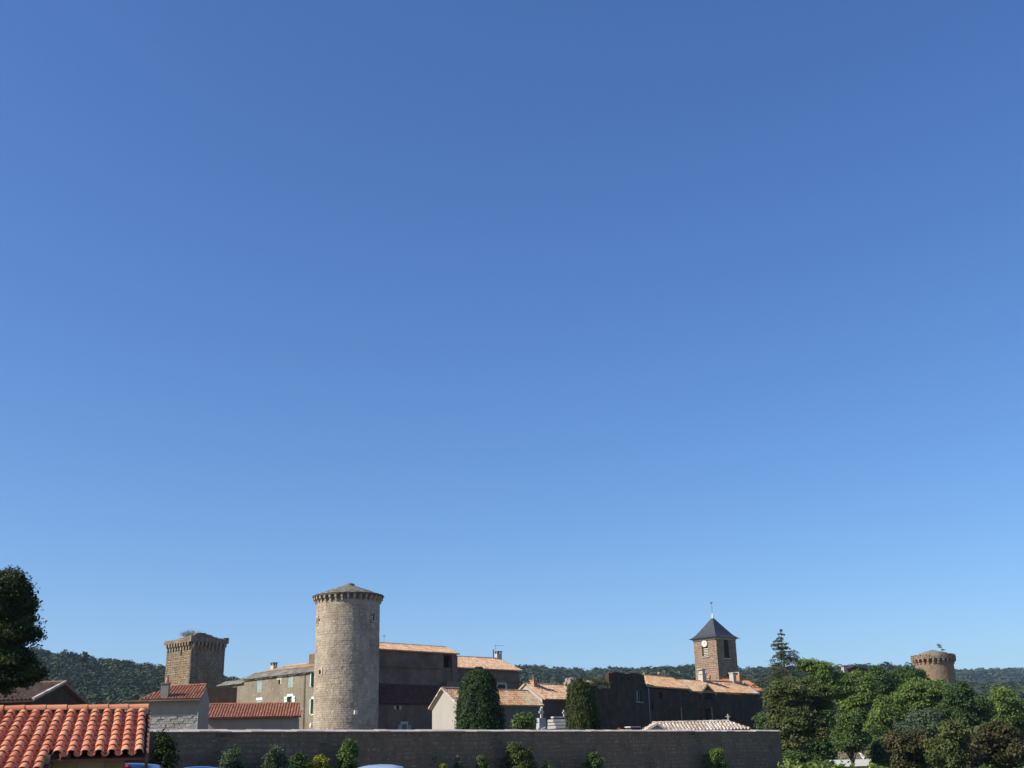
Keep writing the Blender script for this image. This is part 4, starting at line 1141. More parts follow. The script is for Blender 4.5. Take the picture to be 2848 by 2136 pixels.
# ================================================================== DARK RANGE ON THE RIGHT
f = Frame(1560, 110, 47, 1930); fr_ = f
dr = thing('dark_range', 'long shaded stone range with orange roofs and a pointed dormer before the church', 'house', f)
O = {}
O['a'] = f.rect(1770, 1784, 1921, 1952); O['b'] = f.rect(1834, 1842, 1926, 1943); O['c'] = f.rect(1873, 1889, 1970, 2012); O['d'] = f.rect(1959, 1974, 1970, 2012); O['e'] = f.rect(1813, 1817, 1955, 1975)
rg = np.random.default_rng(81)
zd = f.hit(1925, 1923)[1] - .12
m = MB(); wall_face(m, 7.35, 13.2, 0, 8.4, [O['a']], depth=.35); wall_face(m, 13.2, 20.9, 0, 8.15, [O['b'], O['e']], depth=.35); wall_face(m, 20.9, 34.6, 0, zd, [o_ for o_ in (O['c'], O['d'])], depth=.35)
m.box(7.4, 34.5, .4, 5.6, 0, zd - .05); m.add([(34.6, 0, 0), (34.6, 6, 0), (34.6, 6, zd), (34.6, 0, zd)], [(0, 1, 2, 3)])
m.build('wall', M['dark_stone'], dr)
zp = f.hit(1740, 1874)[1]
hA = f.rect(1729, 1733, 1884, 1891); hB = f.rect(1746, 1750, 1884, 1891)
m = MB(); wall_face(m, 7.35, 13.15, 8.4, zp, [hA, hB], depth=.5); m.add([(7.35, .5, 8.4), (7.35, 0, 8.4), (7.35, 0, zp), (7.35, .5, zp)], [(0, 1, 2, 3)]); m.add([(13.15, 0, 8.4), (13.15, .5, 8.4), (13.15, .5, zp), (13.15, 0, zp)], [(0, 1, 2, 3)])
m.add([(7.35, 0, zp), (13.15, 0, zp), (13.15, .5, zp), (7.35, .5, zp)], [(0, 1, 2, 3)]); m.build('parapet', M['dark_stone'], dr)
b = stone_boxes(7.35, 13.1, zp, zp + .25, .14, .4, rg, .02, .004, ztop=lambda q: zp + .10 + .07 * math.sin(q * 2.3)); o = link('parapet_stones', stone_mesh(b, rg, .02, 'parapet_stones', M['dark_stone'], depth=.46), dr); o['kind'] = 'stuff'
# facade stones (shallow relief)
b = stone_boxes(7.4, 34.5, 2.0, zd - .05, .25, .42, rg, .02, .006, list(O.values())); o = link('masonry', stone_mesh(b, rg, .01, 'masonry', M['dark_stone'], depth=.02), dr); o['kind'] = 'stuff'
window(dr, *O['a'], depth=.35, frame='shutter_grey'); block(dr, 'sill', 'zinc', O['a'][0] - .15, O['a'][1] + .15, -.12, .02, O['a'][2] - .1, O['a'][2] - .004)
void(dr, *O['b'], .34); void(dr, *O['e'], .34)
for k in 'cd':
    x0, x1, z0, z1 = O[k]; window(dr, x0, x1, z0, z1, depth=.35, name='french_window', frame='wood_brown')
    w = (x1 - x0) * .6; shutter(dr, x0 - w - .02, x0 - .02, z0, z1, -.02, 'shutter_red'); shutter(dr, x1 + .02, x1 + w + .02, z0, z1, -.02, 'shutter_red')
    m = MB(); m.tube([(x1 - .05, -.35, 0), (x1 - .05, -.35, z1 + .1)], [.05, .05], 6); m.build('pale_post', M['zinc'], dr)
q = f.hit(1803, 1940)[0]; m = MB(); m.tube([(q, -.09, 2), (q, -.09, 8.2)], [.05, .05], 6); m.build('drain_pipe', M['zinc'], dr)
RY = 2.4
a0 = f.hit(1793, 1880, RY); a1 = f.hit(1868, 1884.5, RY); b0 = f.hit(1887, 1895, RY); b1 = f.hit(2063, 1897.5, RY)
tile_roof(dr, (13.3, -.22, 8.38), (20.9, -.22, 8.26), (a1[0], RY, a1[1]), (a0[0], RY, a0[1]), M['tile_orange'], .24, .36)
eB = f.hit(1935, 1924)[1]
tile_roof(dr, (20.75, -.25, eB), (34.45, -.25, f.hit(2100, 1930)[1]), (b1[0], RY, b1[1]), (b0[0] - 1.5, RY, b0[1]), M['tile_orange'], .24, .36)
tile_roof(dr, (34.4, 5.0, 8.0), (13.3, 5.0, 8.2), (a0[0], RY, b0[1]), (b1[0], RY, b1[1]), M['tile_orange'], .3, .4, ridge=False)
tile_roof(dr, (20.9, -.22, 8.26), (22.6, 2.0, 8.7), (a1[0] + .1, RY, a1[1]), (a1[0], RY - .02, a1[1]), M['tile_orange'], .24, .36, ridge=False)
m = MB(); m.box(20.7, 20.9, -.1, 2.2, 8.0, 8.24); m.build('gable_wall', M['dark_stone'], dr)
# dormer
dx0, dz0 = f.hit(1944, 1928); dx1, dz1 = f.hit(1987, 1931); dxa, dza = f.hit(1962, 1904)
og = f.rect(1958, 1979, 1926, 1945)
m = MB(); m.prism([(dx0 + .1, dz0 - .6), (dx1 - .1, dz0 - .6), (dx1 - .1, dz0), (dxa, dza - .12), (dx0 + .1, dz0)], 'y', -.12, 1.6); m.build('dormer_wall', M['dark_stone'], dr)
m = MB(); m.prism([(og[0], og[2]), (og[1], og[2]), (og[1], og[3] - .3), ((og[0] + og[1]) / 2, og[3]), (og[0], og[3] - .3)], 'y', -.135, -.12); m.build('dormer_opening', M['dark_void'], dr)
tile_roof(dr, (dx0 - .05, 2.2, dz0 - .02), (dx0 - .05, -.3, dz0 - .02), (dxa, -.3, dza), (dxa, 2.2, dza), M['tile_orange'], .24, .32, ridge=False, name='dormer_tiles')
tile_roof(dr, (dx1 + .05, -.3, dz1 - .02), (dx1 + .05, 2.2, dz1 - .02), (dxa, 2.2, dza), (dxa, -.3, dza), M['tile_orange'], .24, .32, name='dormer_tiles')
p0 = f.hit(1936, 1912, .9); p1 = f.hit(1945, 1926, -.2)
m = MB(); m.tube([(p0[0], .9, p0[1] + .05), (p1[0], -.25, p1[1] + .06)], [.05, .09], 5); m.build('white_flashing', M['white_paint'], dr)
# verge of pale mortar at the right end, chimneys
m = MB(); m.hexa([(34.3, -.3, 7.98), (34.75, -.3, 7.98), (b1[0] + .45, RY, b1[1]), (b1[0], RY, b1[1]), (34.3, -.3, 8.16), (34.75, -.3, 8.16), (b1[0] + .45, RY, b1[1] + .16), (b1[0], RY, b1[1] + .16)]); m.build('verge', M['pale_stone'], dr)
xq, zq = f.hit(1954, 1896, RY)
c = chimney(dr, xq, RY, 9.2, f.hit(1954, 1876, RY)[1], .72, .6, 'pale_stone', 'pale_stone', posts=False, cap_h=.12)
zc_ = f.hit(1954, 1876, RY)[1]; m = MB(); m.box(xq - .27, xq + .27, RY - .25, RY + .25, zc_ + .122, zc_ + .52); m.box(xq - .46, xq + .46, RY - .38, RY + .38, zc_ + .522, zc_ + .62); m.build('chimney_stack', M['pale_stone'], c)
xq, zq = f.hit(1979, 1893, RY); m = MB(); m.lathe([(0, 9.3), (.16, 9.3), (.16, 9.78), (.24, 9.85), (.2, 10.12), (0, 10.2)], xq, RY + .3, 10); m.build('round_vent', M['terracotta'], dr)
xq, zq = f.hit(2039, 1895, RY); c = chimney(dr, xq, RY, 9.2, f.hit(2039, 1873.5, RY)[1], .62, .55, 'pale_stone', 'pale_stone', posts=False, cap_h=.1)
xq, zq = f.hit(2055, 1893, RY + 1.2); c = chimney(dr, xq, RY + 1.2, 9.0, f.hit(2055, 1878, RY + 1.2)[1], .8, .7, 'terracotta', 'pale_stone')
f2 = Frame(2066, 140, 47, 1930)
ohs = thing('orange_roofed_house', 'small house with a bright orange roof right of the church tower', 'house', f2)
h0 = f2.hit(2060, 1893, 2.2); h1 = f2.hit(2108, 1893, 2.2); g0 = f2.hit(2106, 1930); g1 = f2.hit(2120, 1922)
m = MB(); m.box(0, 4.6, .2, 4.4, 0, g1[1] - .15); m.build('wall', M['dark_stone'], ohs)
tile_roof(ohs, (-1, 0, g1[1]), (4.9, 0, g1[1]), (4.9, 2.2, h1[1]), (-1, 2.2, h0[1]), M['tile_new'], .24, .36)
tile_roof(ohs, (4.9, 4.6, g1[1]), (-1, 4.6, g1[1]), (-1, 2.2, h0[1]), (4.9, 2.2, h1[1]), M['tile_new'], .24, .36, ridge=False)
antenna('tv_antenna', 'spindly television aerial above the orange roof right of the church', f2.at(1.0, 2.2, h0[1]), 1.7, 1.2, f2.th - .3)

# ruined wall with rubble top
f = fr_
rw = thing('ruined_wall', 'crumbling wall with sunlit rubble and dry weeds along its top', 'wall', f)
top = lintop([.7, .9, 1.2, 1.8, 2.6, 4.5, 6.0, 7.4], [6.9, 7.7, 8.15, 8.35, 8.42, 8.30, 8.15, 8.3])
for (y, dpt) in ((0.0, .5),):
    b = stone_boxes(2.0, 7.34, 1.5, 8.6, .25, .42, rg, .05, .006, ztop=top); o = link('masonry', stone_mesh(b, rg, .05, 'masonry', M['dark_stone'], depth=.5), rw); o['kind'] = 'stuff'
m = MB()
xs_ = np.linspace(2.9, 7.34, 12)
m.prism([(2.9, 0)] + [(q, top(q) - .12) for q in xs_] + [(7.34, 0)], 'y', .12, .85); m.build('wall_core', M['dark_stone'], rw)
m = MB()
for i in range(700):
    q = rg.uniform(1.3, 7.3); y = rg.uniform(.0, .95 if q > 2.9 else .5); s_ = rg.uniform(.05, .17); z = top(q) + rg.uniform(-.12, .16) + .10 * math.sin(q * 1.7)
    if q < 2.2 and rg.uniform() < .5: z += rg.uniform(0, .38)
    R_ = Matrix.Rotation(rg.uniform(0, 6), 3, Vector(rg.normal(0, 1, 3).tolist()).normalized())
    cs_ = [(sx * s_ * rg.uniform(.7, 1.2), sy * s_ * rg.uniform(.7, 1.2), sz * s_ * .6) for sx, sy, sz in ((-1, -1, -1), (1, -1, -1), (1, 1, -1), (-1, 1, -1), (-1, -1, 1), (1, -1, 1), (1, 1, 1), (-1, 1, 1))]
    m.hexa([tuple(np.array(R_ @ Vector(c_)) + np.array([q, y, z])) for c_ in cs_], rg.uniform())
o = m.build('rubble', M['rubble'], rw); o['kind'] = 'stuff'
RUIN_PLANTS = ((5.0, .5, .75, 1.05, 'olive', 'dry_weed', 'dry brownish weed clump on the ruined wall above the cypress'), (6.5, .5, .7, .95, 'rust', 'dry_shrub', 'reddish dry shrub at the parapet end of the ruined wall'), (2.6, .4, .6, .35, 'dry', 'dry_grass', 'low tuft of dry grass on the ruined wall left end'))

# ================================================================== CHURCH TOWER
f = Frame(1991, 175, 41, 1775)
ct = thing('church_tower', 'square church clock tower with a flared slate spire', 'church tower', f)
CW_, CD_, CE = 4.7, 4.5, 18.42
m = MB(); m.box(.14, CW_ - .14, .14, CD_ - .14, -1, CE); m.build('tower_core', M['church_stone'], ct)
rg = np.random.default_rng(91)
ly1, _ = f.hitx(1951.5, 1790); ly0, _ = f.hitx(1968, 1790); lz0 = f.hitx(1960, 1826)[1]; lz1 = f.hitx(1960, 1777)[1]
rx0, _ = f.hit(2013.5, 1800); rx1, _ = f.hit(2027, 1800); rz0 = f.hit(2020, 1830)[1]; rz1 = f.hit(2020, 1777)[1]
wall4(ct, 0, CW_, 0, CD_, 4, CE, .28, .5, 'church_stone', rg, .012, op_left=[(-ly1, -ly0, lz0, lz1)], op_front=[(rx0, rx1, rz0, rz1)], gap=.007)
def arch(parent, a, b, z0, z1, org, rot):
    """dark recess, spandrels rounding the head, surround"""
    w = (b - a) / 2; c = (a + b) / 2; zs = z1 - w; m = MB()
    n = 8; arc = [(c + w * math.cos(math.pi - math.pi * i / n), zs + w * math.sin(math.pi * i / n)) for i in range(n + 1)]
    m.prism(arc[:n // 2 + 1] + [(a, z1)], 'y', -.02, .13); m.prism(arc[n // 2:] + [(b, z1)], 'y', -.02, .13)
    link('arch_head', m.mesh('arch_head', M['church_stone']), parent, org, (0, 0, rot))
    m = MB(); m.box(a - .02, b + .02, .125, .137, z0 - .02, z1); link('recess', m.mesh('recess', M['dark_void']), parent, org, (0, 0, rot))
    m = MB(); m.box(a - .12, b + .12, -.07, .12, z0 - .14, z0 - .004); link('sill', m.mesh('sill', M['pale_stone']), parent, org, (0, 0, rot))
L_org, L_rot = (0, 0, 0), -math.pi / 2
arch(ct, -ly1, -ly0, lz0, lz1, L_org, L_rot); arch(ct, rx0, rx1, rz0, rz1, (0, 0, 0), 0)
zc = f.hitx(1960, 1790)[1]; cy_ = -(ly0 + ly1) / 2; rc = (ly1 - ly0) / 2 * .88
n = 24; m = MB(); m.prism([(cy_ + rc * math.cos(2 * math.pi * i / n), zc + rc * math.sin(2 * math.pi * i / n)) for i in range(n)], 'y', -.10, .0)
ck = link('clock_face', m.mesh('clock_face', M['white_paint']), ct, L_org, (0, 0, L_rot))
m = MB()
for ang, ln_, w in ((math.radians(100), .42, .05), (math.radians(20), .66, .035)):
    dx, dz = math.cos(ang), math.sin(ang); px, pz = -dz, dx
    m.prism([(cy_ - px * w, zc - pz * w), (cy_ + dx * ln_ * rc - px * w, zc + dz * ln_ * rc - pz * w), (cy_ + dx * ln_ * rc + px * w, zc + dz * ln_ * rc + pz * w), (cy_ + px * w, zc + pz * w)][::-1], 'y', -.125, -.104)
for i in range(12):
    an = 2 * math.pi * i / 12; q, z = cy_ + .84 * rc * math.cos(an), zc + .84 * rc * math.sin(an); m.box(q - .03, q + .03, -.12, -.103, z - .03, z + .03)
link('clock_hands', m.mesh('clock_hands', M['iron']), ck)
m = MB(); zz = lz0 + .12
while zz < zc - rc - .15:
    m.hexa([(-ly1 + .28, -.02, zz), (-ly0 - .04, -.02, zz), (-ly0 - .04, .10, zz + .10), (-ly1 + .28, .10, zz + .10), (-ly1 + .28, -.02, zz + .05), (-ly0 - .04, -.02, zz + .05), (-ly0 - .04, .10, zz + .15), (-ly1 + .28, .10, zz + .15)]); zz += .235
o = link('louvre_slats', m.mesh('louvre_slats', M['pale_stone']), ct, L_org, (0, 0, L_rot)); o['kind'] = 'stuff'
m = MB(); zz = rz0 + .12
while zz < rz1 - .5:
    m.hexa([(rx0 + .04, -.0, zz), (rx1 - .04, -.0, zz), (rx1 - .04, .11, zz + .10), (rx0 + .04, .11, zz + .10), (rx0 + .04, -.0, zz + .05), (rx1 - .04, -.0, zz + .05), (rx1 - .04, .11, zz + .15), (rx0 + .04, .11, zz + .15)]); zz += .235
o = m.build('louvre_slats', M['dark_stone'], ct); o['kind'] = 'stuff'
m = MB()
for i in range(15):
    t = (i + .5) / 15
    for (cx, cy, hx, hy) in ((-.09, CD_ * t, .1, .09), (CW_ + .09, CD_ * t, .1, .09), (CW_ * t, -.09, .09, .1), (CW_ * t, CD_ + .09, .09, .1)):
        m.box(cx - hx, cx + hx, cy - hy, cy + hy, CE - .26, CE - .03)
o = m.build('dentils', M['pale_stone'], ct); o['kind'] = 'stuff'
m = MB(); m.box(-.22, CW_ + .22, -.22, CD_ + .22, CE - .028, CE + .05); m.build('cornice', M['church_stone'], ct)
ax, ay = CW_ / 2, CD_ / 2; apz = gp(1978, 1718, 178.2)[2]
prof = [(1.23, CE + .05), (1.03, CE + .30), (.86, CE + .70), (.66, CE + 1.30), (.36, CE + 2.25), (.03, apz)]
m = MB()
ringp = []
for (s_, z) in prof:
    ringp.append([(ax + sx * ax * s_, ay + sy * ay * s_, z) for sx, sy in ((-1, -1), (1, -1), (1, 1), (-1, 1))])
vs = [p for r_ in ringp for p in r_]
fs = [(i * 4 + k, i * 4 + (k + 1) % 4, (i + 1) * 4 + (k + 1) % 4, (i + 1) * 4 + k) for i in range(len(prof) - 1) for k in range(4)] + [(3, 2, 1, 0)]
m.add(vs, fs); spire = m.build('spire', M['slate'], ct)
# slates as overlapping courses proud of the spire
V = []; Q = []; T = []; nb = 0
for k in range(4):
    A_, B_ = np.array([(-1, -1), (1, -1), (1, 1), (-1, 1)][k]), np.array([(-1, -1), (1, -1), (1, 1), (-1, 1)][(k + 1) % 4])
    zz = CE + .06
    while zz < apz - .25:
        z1_ = zz + .17
        S_ = lambda z: float(np.interp(z, [p[1] for p in prof], [p[0] for p in prof]))
        s0, s1 = S_(zz) + .012, S_(z1_ + .06) + .004
        n = max(1, int(2 * ax * s0 / .26)); off = RNG.uniform(0, .5)
        for i in range(n):
            t0, t1 = i / n, (i + 1) / n
            pt = lambda t, s_, z: (ax + (A_[0] + (B_[0] - A_[0]) * t) * ax * s_, ay + (A_[1] + (B_[1] - A_[1]) * t) * ay * s_, z)
            V += [pt(t0 + .004, s0, zz), pt(t1 - .004, s0, zz), pt(t1 - .004, s1, z1_ + .06), pt(t0 + .004, s1, z1_ + .06)]
            Q.append((nb, nb + 1, nb + 2, nb + 3)); T += [RNG.uniform()] * 4; nb += 4
        zz = z1_
o = link('slates', fast_mesh('slates', V, [Q], M['slate'], T), spire); o['kind'] = 'stuff'
m = MB(); m.lathe([(.15, apz - .12), (.11, apz + .3), (.03, apz + .75), (0, apz + .76)], ax, ay, 8); m.build('finial', M['white_paint'], ct)
tz_ = gp(1978, 1676, 178.2)[2]
wv = m = MB(); m.tube([(ax, ay, apz + .7), (ax, ay, tz_)], [.025, .02], 5); m.lathe([(0, apz + .95), (.07, apz + 1.02), (0, apz + 1.09)], ax, ay, 6); m.tube([(ax - .28, ay, apz + 1.45), (ax + .28, ay, apz + 1.45)], [.015, .015], 4); wvo = m.build('weathervane', M['iron'], ct)
m = MB(); m.prism([(ax - .28, tz_ - .12), (ax - .1, tz_ - .18), (ax + .12, tz_ - .16), (ax + .3, tz_ + .05), (ax + .26, tz_ + .2), (ax + .1, tz_), (ax - .05, tz_), (ax - .16, tz_ + .2), (ax - .24, tz_ + .12)], 'y', ay - .012, ay + .012); m.build('cockerel', M['terracotta'], wvo)
m = MB(); m.box(rx0 + .2, rx1 - .2, -.035, .1, f.hit(2020, 1881)[1], f.hit(2020, 1873)[1]); m.build('small_window', M['dark_void'], ct)

# ================================================================== FAR RIGHT ROUND TOWER AND DARK HOUSE
pc = gp(2597, 1840, 210); R2 = 3.33
rt2 = thing('lichen_tower', 'orange-lichened round tower rising behind the trees at the right', 'tower', loc=(pc[0], pc[1], 0))
M['lichen_stone'] = surface('lichen_stone', [(0, (.13, .10, .075)), (.5, (.22, .17, .125)), (1, (.30, .24, .18))], 1.2, patch=(.27, .155, .065), patch_scale=.45, patch_cut=(.47, .66), tint=.3, streak=(.13, .10, .08))
m = MB(); m.lathe([(R2 + .2, 0), (R2 - .12, 10), (R2 - .12, 17.4)], n=56); m.build('tower_core', M['lichen_stone'], rt2, smooth=True)
rg = np.random.default_rng(95)
it = []; z = 8.0
while z < 16.1:
    h = .27 * rg.uniform(.8, 1.2); a = rg.uniform(0, .2); end = a + 2 * math.pi
    while a < end - .03:
        w = rg.uniform(.3, .7) / R2; b_ = min(a + w, end); it.append((a, b_, z, z + h, rg.uniform(-.012, .022))); a += w
    z += h
o = link('tower_stones', ring_mesh('tower_stones', it, M['lichen_stone'], R2 - .2, R2), rt2); o['kind'] = 'stuff'
cb = MB(); cb.box(-.1, .2, -.15, .15, -.85, -.42); cb.box(-.1, .5, -.16, .16, -.418, 0); cme = cb.mesh('corbel', M['lichen_stone'])
for i in range(26):
    a = 2 * math.pi * i / 26; link('corbel', cme, rt2, (math.cos(a) * R2, math.sin(a) * R2, 16.85), (0, 0, a))
it = []; 
for z in (16.86, 17.13, 17.40):
    n = 44
    for i in range(n):
        a = 2 * math.pi * (i + rg.uniform(-.2, .2) + (z > 17) * .5) / n
        if z > 17.3 and (i % 9 in (3, 4)): continue
        it.append((a, a + 2 * math.pi / n - .02, z, z + .265, rg.uniform(-.03, .04)))
o = link('parapet', ring_mesh('parapet', it, M['lichen_stone'], R2 + .1, R2 + .52), rt2); o['kind'] = 'stuff'
m = MB(); m.lathe([(0, 16.84), (R2 + .5, 16.845), (R2 + .4, 17.2), (R2 - .7, 17.62), (R2 - .8, 17.95), (0, 18.62)], n=40); m.build('cone_roof', M['slab'], rt2)
p = np.array([pc[0] + 1.35, pc[1] - .8, 17.5]); t = thing('tower_sapling', 'small sapling growing out of the lichened tower top', 'tree', loc=p)
V, Q, T = clumped([(0, 0, 1.0, .55, .5, .7), (-.35, 0, 1.6, .3, .3, .55)], 16, .22, 520, .075, np.random.default_rng(5)); link('crown', fast_mesh('crown', V, [Q], G['olive'], T), t)
limbs((0, 0, -.1), 1.7, .05, [(-.3, 0, 2.0), (.3, 0, 1.2)], np.random.default_rng(6), 5).build('trunk', M['bark'], t)

f = Frame(2358, 230, 30, 1860)
dh = thing('dark_house', 'dark house top with a pale chimney peeping over the trees', 'house', f)
z0 = f.hit(2380, 1880)[1]; z1 = f.hit(2375, 1855)[1]; z2 = f.hit(2420, 1862)[1]; xe = f.hit(2423, 1866)[0]
m = MB(); m.prism([(0, 0), (xe, 0), (xe, z2), (xe * .5, z2 + .25), (xe * .22, z1), (0, z1 - .4)], 'y', 0, 1.6); m.build('wall', M['dark_stone'], dh)
m = MB(); m.hexa([(-.1, -.2, z1 - .5), (xe * .25, -.2, z1 + .0), (xe * .25, 1.8, z1 + .0), (-.1, 1.8, z1 - .5), (-.1, -.2, z1 - .35), (xe * .25, -.2, z1 + .15), (xe * .25, 1.8, z1 + .15), (-.1, 1.8, z1 - .35)]); m.hexa([(xe * .25, -.2, z1), (xe + .1, -.2, z2 - .1), (xe + .1, 1.8, z2 - .1), (xe * .25, 1.8, z1), (xe * .25, -.2, z1 + .15), (xe + .1, -.2, z2 + .06), (xe + .1, 1.8, z2 + .06), (xe * .25, 1.8, z1 + .15)])
m.build('roof', M['tile_dark'], dh)
chimney(dh, -.45, .5, z0 - 2, f.hit(2350, 1855)[1], .95, .7, 'white_plaster', 'slab')

# houses far off on the wooded ridge
for (u, v, Y, w, h, lb) in ((1818, 1880, 900, 13, 2.6, 'leftmost of the small pale houses on the far ridge'), (1848, 1881, 900, 15, 2.6, 'wider far house with an orange roof left of the others before the church'), (1893, 1881, 880, 12, 3.4, 'pale flat-topped far house midway between orange roof and church tower'), (1927, 1881, 880, 4.5, 3.0, 'tiny far house touching the church tower edge')):
    p = gp(u, v, Y); t = thing('far_house', lb, 'house', loc=(p[0], p[1], p[2]), rz=.2, group='houses on the far ridge')
    m = MB(); m.box(-w / 2, w / 2, 0, 7, -8, h * .55); m.build('wall', M['white_plaster'], t)
    m = MB(); m.prism([(-.4, h * .55), (7.4, h * .55), (3.5, h * 1.1)], 'x', -w / 2 - .4, w / 2 + .4); m.build('roof', M['tile_pale'], t)

# ================================================================== CEMETERY: CHAPEL, GRAVES
f = Frame(1850, 76, 3, 2028)
cp_ = thing('cemetery_chapel', 'low cemetery building with a pale mottled tile roof and small pediment', 'chapel', f)
m = MB(); m.box(-1.15, 5.2, .2, 3.4, 0, 3.06); m.prism([(-1.2, 2.9), (.02, 2.9), (.02, 3.14), (-.56, 3.42), (-1.2, 3.14)], 'y', -.06, 1.4); m.build('wall', M['white_plaster'], cp_)
tile_roof(cp_, (-1.3, 0.02, 3.06), (5.6, 0.02, 3.06), (4.55, 1.6, 3.60), (-.52, 1.6, 3.60), M['tile_white'], .22, .34)
tile_roof(cp_, (5.6, 3.5, 3.06), (-1.3, 3.5, 3.06), (-.52, 1.6, 3.60), (4.55, 1.6, 3.60), M['tile_white'], .22, .34, ridge=False)
tile_roof(cp_, (5.6, 0, 3.06), (5.6, 3.5, 3.06), (4.55, 1.6, 3.59), (4.55, 1.6, 3.59), M['tile_white'], .22, .34, ridge=False)
for (xa, za_, xb, zb_) in ((-1.36, 3.08, -.54, 3.54), (-.54, 3.54, .22, 3.08)):
    tile_roof(cp_, (xa, 1.4, za_) if xa < -1 else (xb, -.2, zb_), (xa, -.2, za_) if xa < -1 else (xb, 1.4, zb_), (xb, -.2, zb_) if xa < -1 else (xa, 1.4, za_), (xb, 1.4, zb_) if xa < -1 else (xa, -.2, za_), M['tile_white'], .22, .34, ridge=False, name='pediment_tiles', thick=.06)
p = f.at(4.52, 1.6, 3.62); t = thing('roof_cross', 'thin stone cross on the right ridge end of the cemetery building', 'cross', loc=p, rz=f.th)
m = MB(); m.box(-.035, .035, -.035, .035, 0, .48); m.box(-.14, .14, -.03, .03, .28, .34); m.build('cross', M['pale_stone'], t)

def cross_on(name, label, u, v0, v1, Y, w):
    p = gp(u, v1, Y); h = gp(u, v0, Y)[2] - p[2]
    t = thing(name, label, 'cross', loc=p, rz=.5, group='crosses on the tombs')
    m = MB(); s_ = w * .17
    m.prism([(-s_ * 1.2, 0), (s_ * 1.2, 0), (s_, h * .45), (w / 2, h * .5), (w / 2, h * .72), (s_, h * .74), (s_ * 1.25, h), (-s_ * 1.25, h), (-s_, h * .74), (-w / 2, h * .72), (-w / 2, h * .5), (-s_, h * .45)], 'y', -s_, s_); m.build('cross', M['pale_stone'], t)
    return p
GY = 59.5; TY = 65.2
p = cross_on('tomb_cross', 'stout stone cross on the pale tomb beside the shrub', 1506, 1970, 1997, GY, .26)
t = thing('pale_tomb', 'pale tapering tomb monument carrying a stout cross', 'tomb', loc=(p[0], p[1], 0), rz=.45)
zt = p[2]; m = MB(); m.hexa([(-.42, -.3, 0), (.42, -.3, 0), (.42, .4, 0), (-.42, .4, 0), (-.17, -.1, zt), (.19, -.1, zt), (.19, .2, zt), (-.17, .2, zt)]); m.build('stele', M['marble'], t)
m = MB()
for i in range(14):
    q = RNG.uniform(-.45, .3); z = RNG.uniform(2.35, zt - .5); m.lathe([(0, z), (.07, z + .06), (.05, z + .16), (0, z + .22)], q, -.28 + .12 * (z - 2.3), 6, tint=RNG.uniform())
o = m.build('carved_relief', M['marble'], t); o['kind'] = 'stuff'
p2 = cross_on('tomb_cross', 'smaller stone cross against the dark wall beside the cypress', 1569, 1974, 1994, TY + .3, .19)
t = thing('stepped_tomb', 'family tomb of stacked grey slabs left of the cypress', 'tomb', loc=(gp(1556, 2020, TY)[0], TY, 0), rz=.45)
zz = [gp(1550, v, TY)[2] for v in (1993.5, 1996, 2001, 2008, 2010, 2016.5, 2018.5, 2027)]
for i, (za_, zb_, w) in enumerate(((zz[3], zz[2], .50), (zz[5], zz[4], .50), (zz[7], zz[6], .52))):
    m = MB(); m.hexa([(-w - .03, -.28 - .16 * i, za_), (w + .03, -.28 - .16 * i, za_), (w, .45, za_), (-w, .45, za_), (-w, -.2 - .16 * i, zb_), (w, -.2 - .16 * i, zb_), (w, .45, zb_), (-w, .45, zb_)], i * .3); m.build('slab', M['marble'], t)
m = MB(); m.box(-.48, .48, -.02, .42, 0, zz[2] - .02); m.box(-.25, .42, .2, .36, zz[2], zz[1] - .02); m.build('tomb_body', M['dark_stone'], t)
m = MB(); m.box(-.3, .45, .1, .44, zz[1] - .018, zz[0] + .02); m.build('ledge', M['pale_stone'], t)
p = gp(1724, 2027, 66); t = thing('flower_pot', 'orange flowers in a pot just above the wall coping', 'flowers', loc=(p[0], p[1], p[2] - .15))
m = MB(); m.lathe([(0, -.3), (.12, -.3), (.16, 0), (0, 0)], n=10); m.build('pot', M['terracotta'], t)
m = MB(); zg = float(ground_z(p[0], p[1])) - (p[2] - .15); m.box(-.2, .2, -.2, .2, zg, -.303); m.build('pedestal', M['pale_stone'], t)
G['orange'] = leafmat('orange', [(0, (.5, .12, .02)), (1, (.7, .2, .03))])
V, Q, T = clumped([(0, 0, .10, .11, .11, .10)], 8, .05, 130, .028, np.random.default_rng(3)); link('blossoms', fast_mesh('blossoms', V, [Q], G['orange'], T), t)
p = gp(1760, 2024, 68); t = thing('small_tomb', 'little dark tomb with a light top edge above the wall', 'tomb', loc=(p[0], p[1], 0), rz=.5)
m = MB(); m.box(-.3, .3, -.25, .25, 0, p[2]); m.build('tomb_body', M['dark_stone'], t); m = MB(); m.box(-.36, .36, -.3, .3, p[2] + .003, p[2] + .07); m.build('slab', M['pale_stone'], t)

# white garden building low at the right
f = Frame(2310, 82, -6, 2120)
gb = thing('white_pavilion', 'low white flat-roofed garden building under the right-hand trees', 'pavilion', f)
xa, z1 = f.hit(2312, 2117); xb, z1b = f.hit(2440, 2111); z0 = f.hit(2375, 2131)[1]
m = MB(); m.box(0, xb, -.2, 3, z0, z1b); m.build('fascia', M['white_paint'], gb)
m = MB(); m.box(.1, xb - .1, .2, 2.8, -2.6, z0 - .004); m.build('wall', M['block_beige'], gb)
m = MB()
for i in range(5): m.box(xb * i / 4.02, xb * i / 4.02 + .1, -.1, 0, -2.6, z0 - .003)
o = m.build('posts', M['white_paint'], gb)
p = gp(2398, 2110, 83); t = thing('folded_parasol', 'folded white parasol leaning beside the low white building', 'parasol', loc=(p[0], p[1], p[2] - 1.5))
m = MB(); m.tube([(-.6, 0, -.9), (.35, 0, 1.2)], [.03, .03], 6); m.build('pole', M['white_paint'], t)
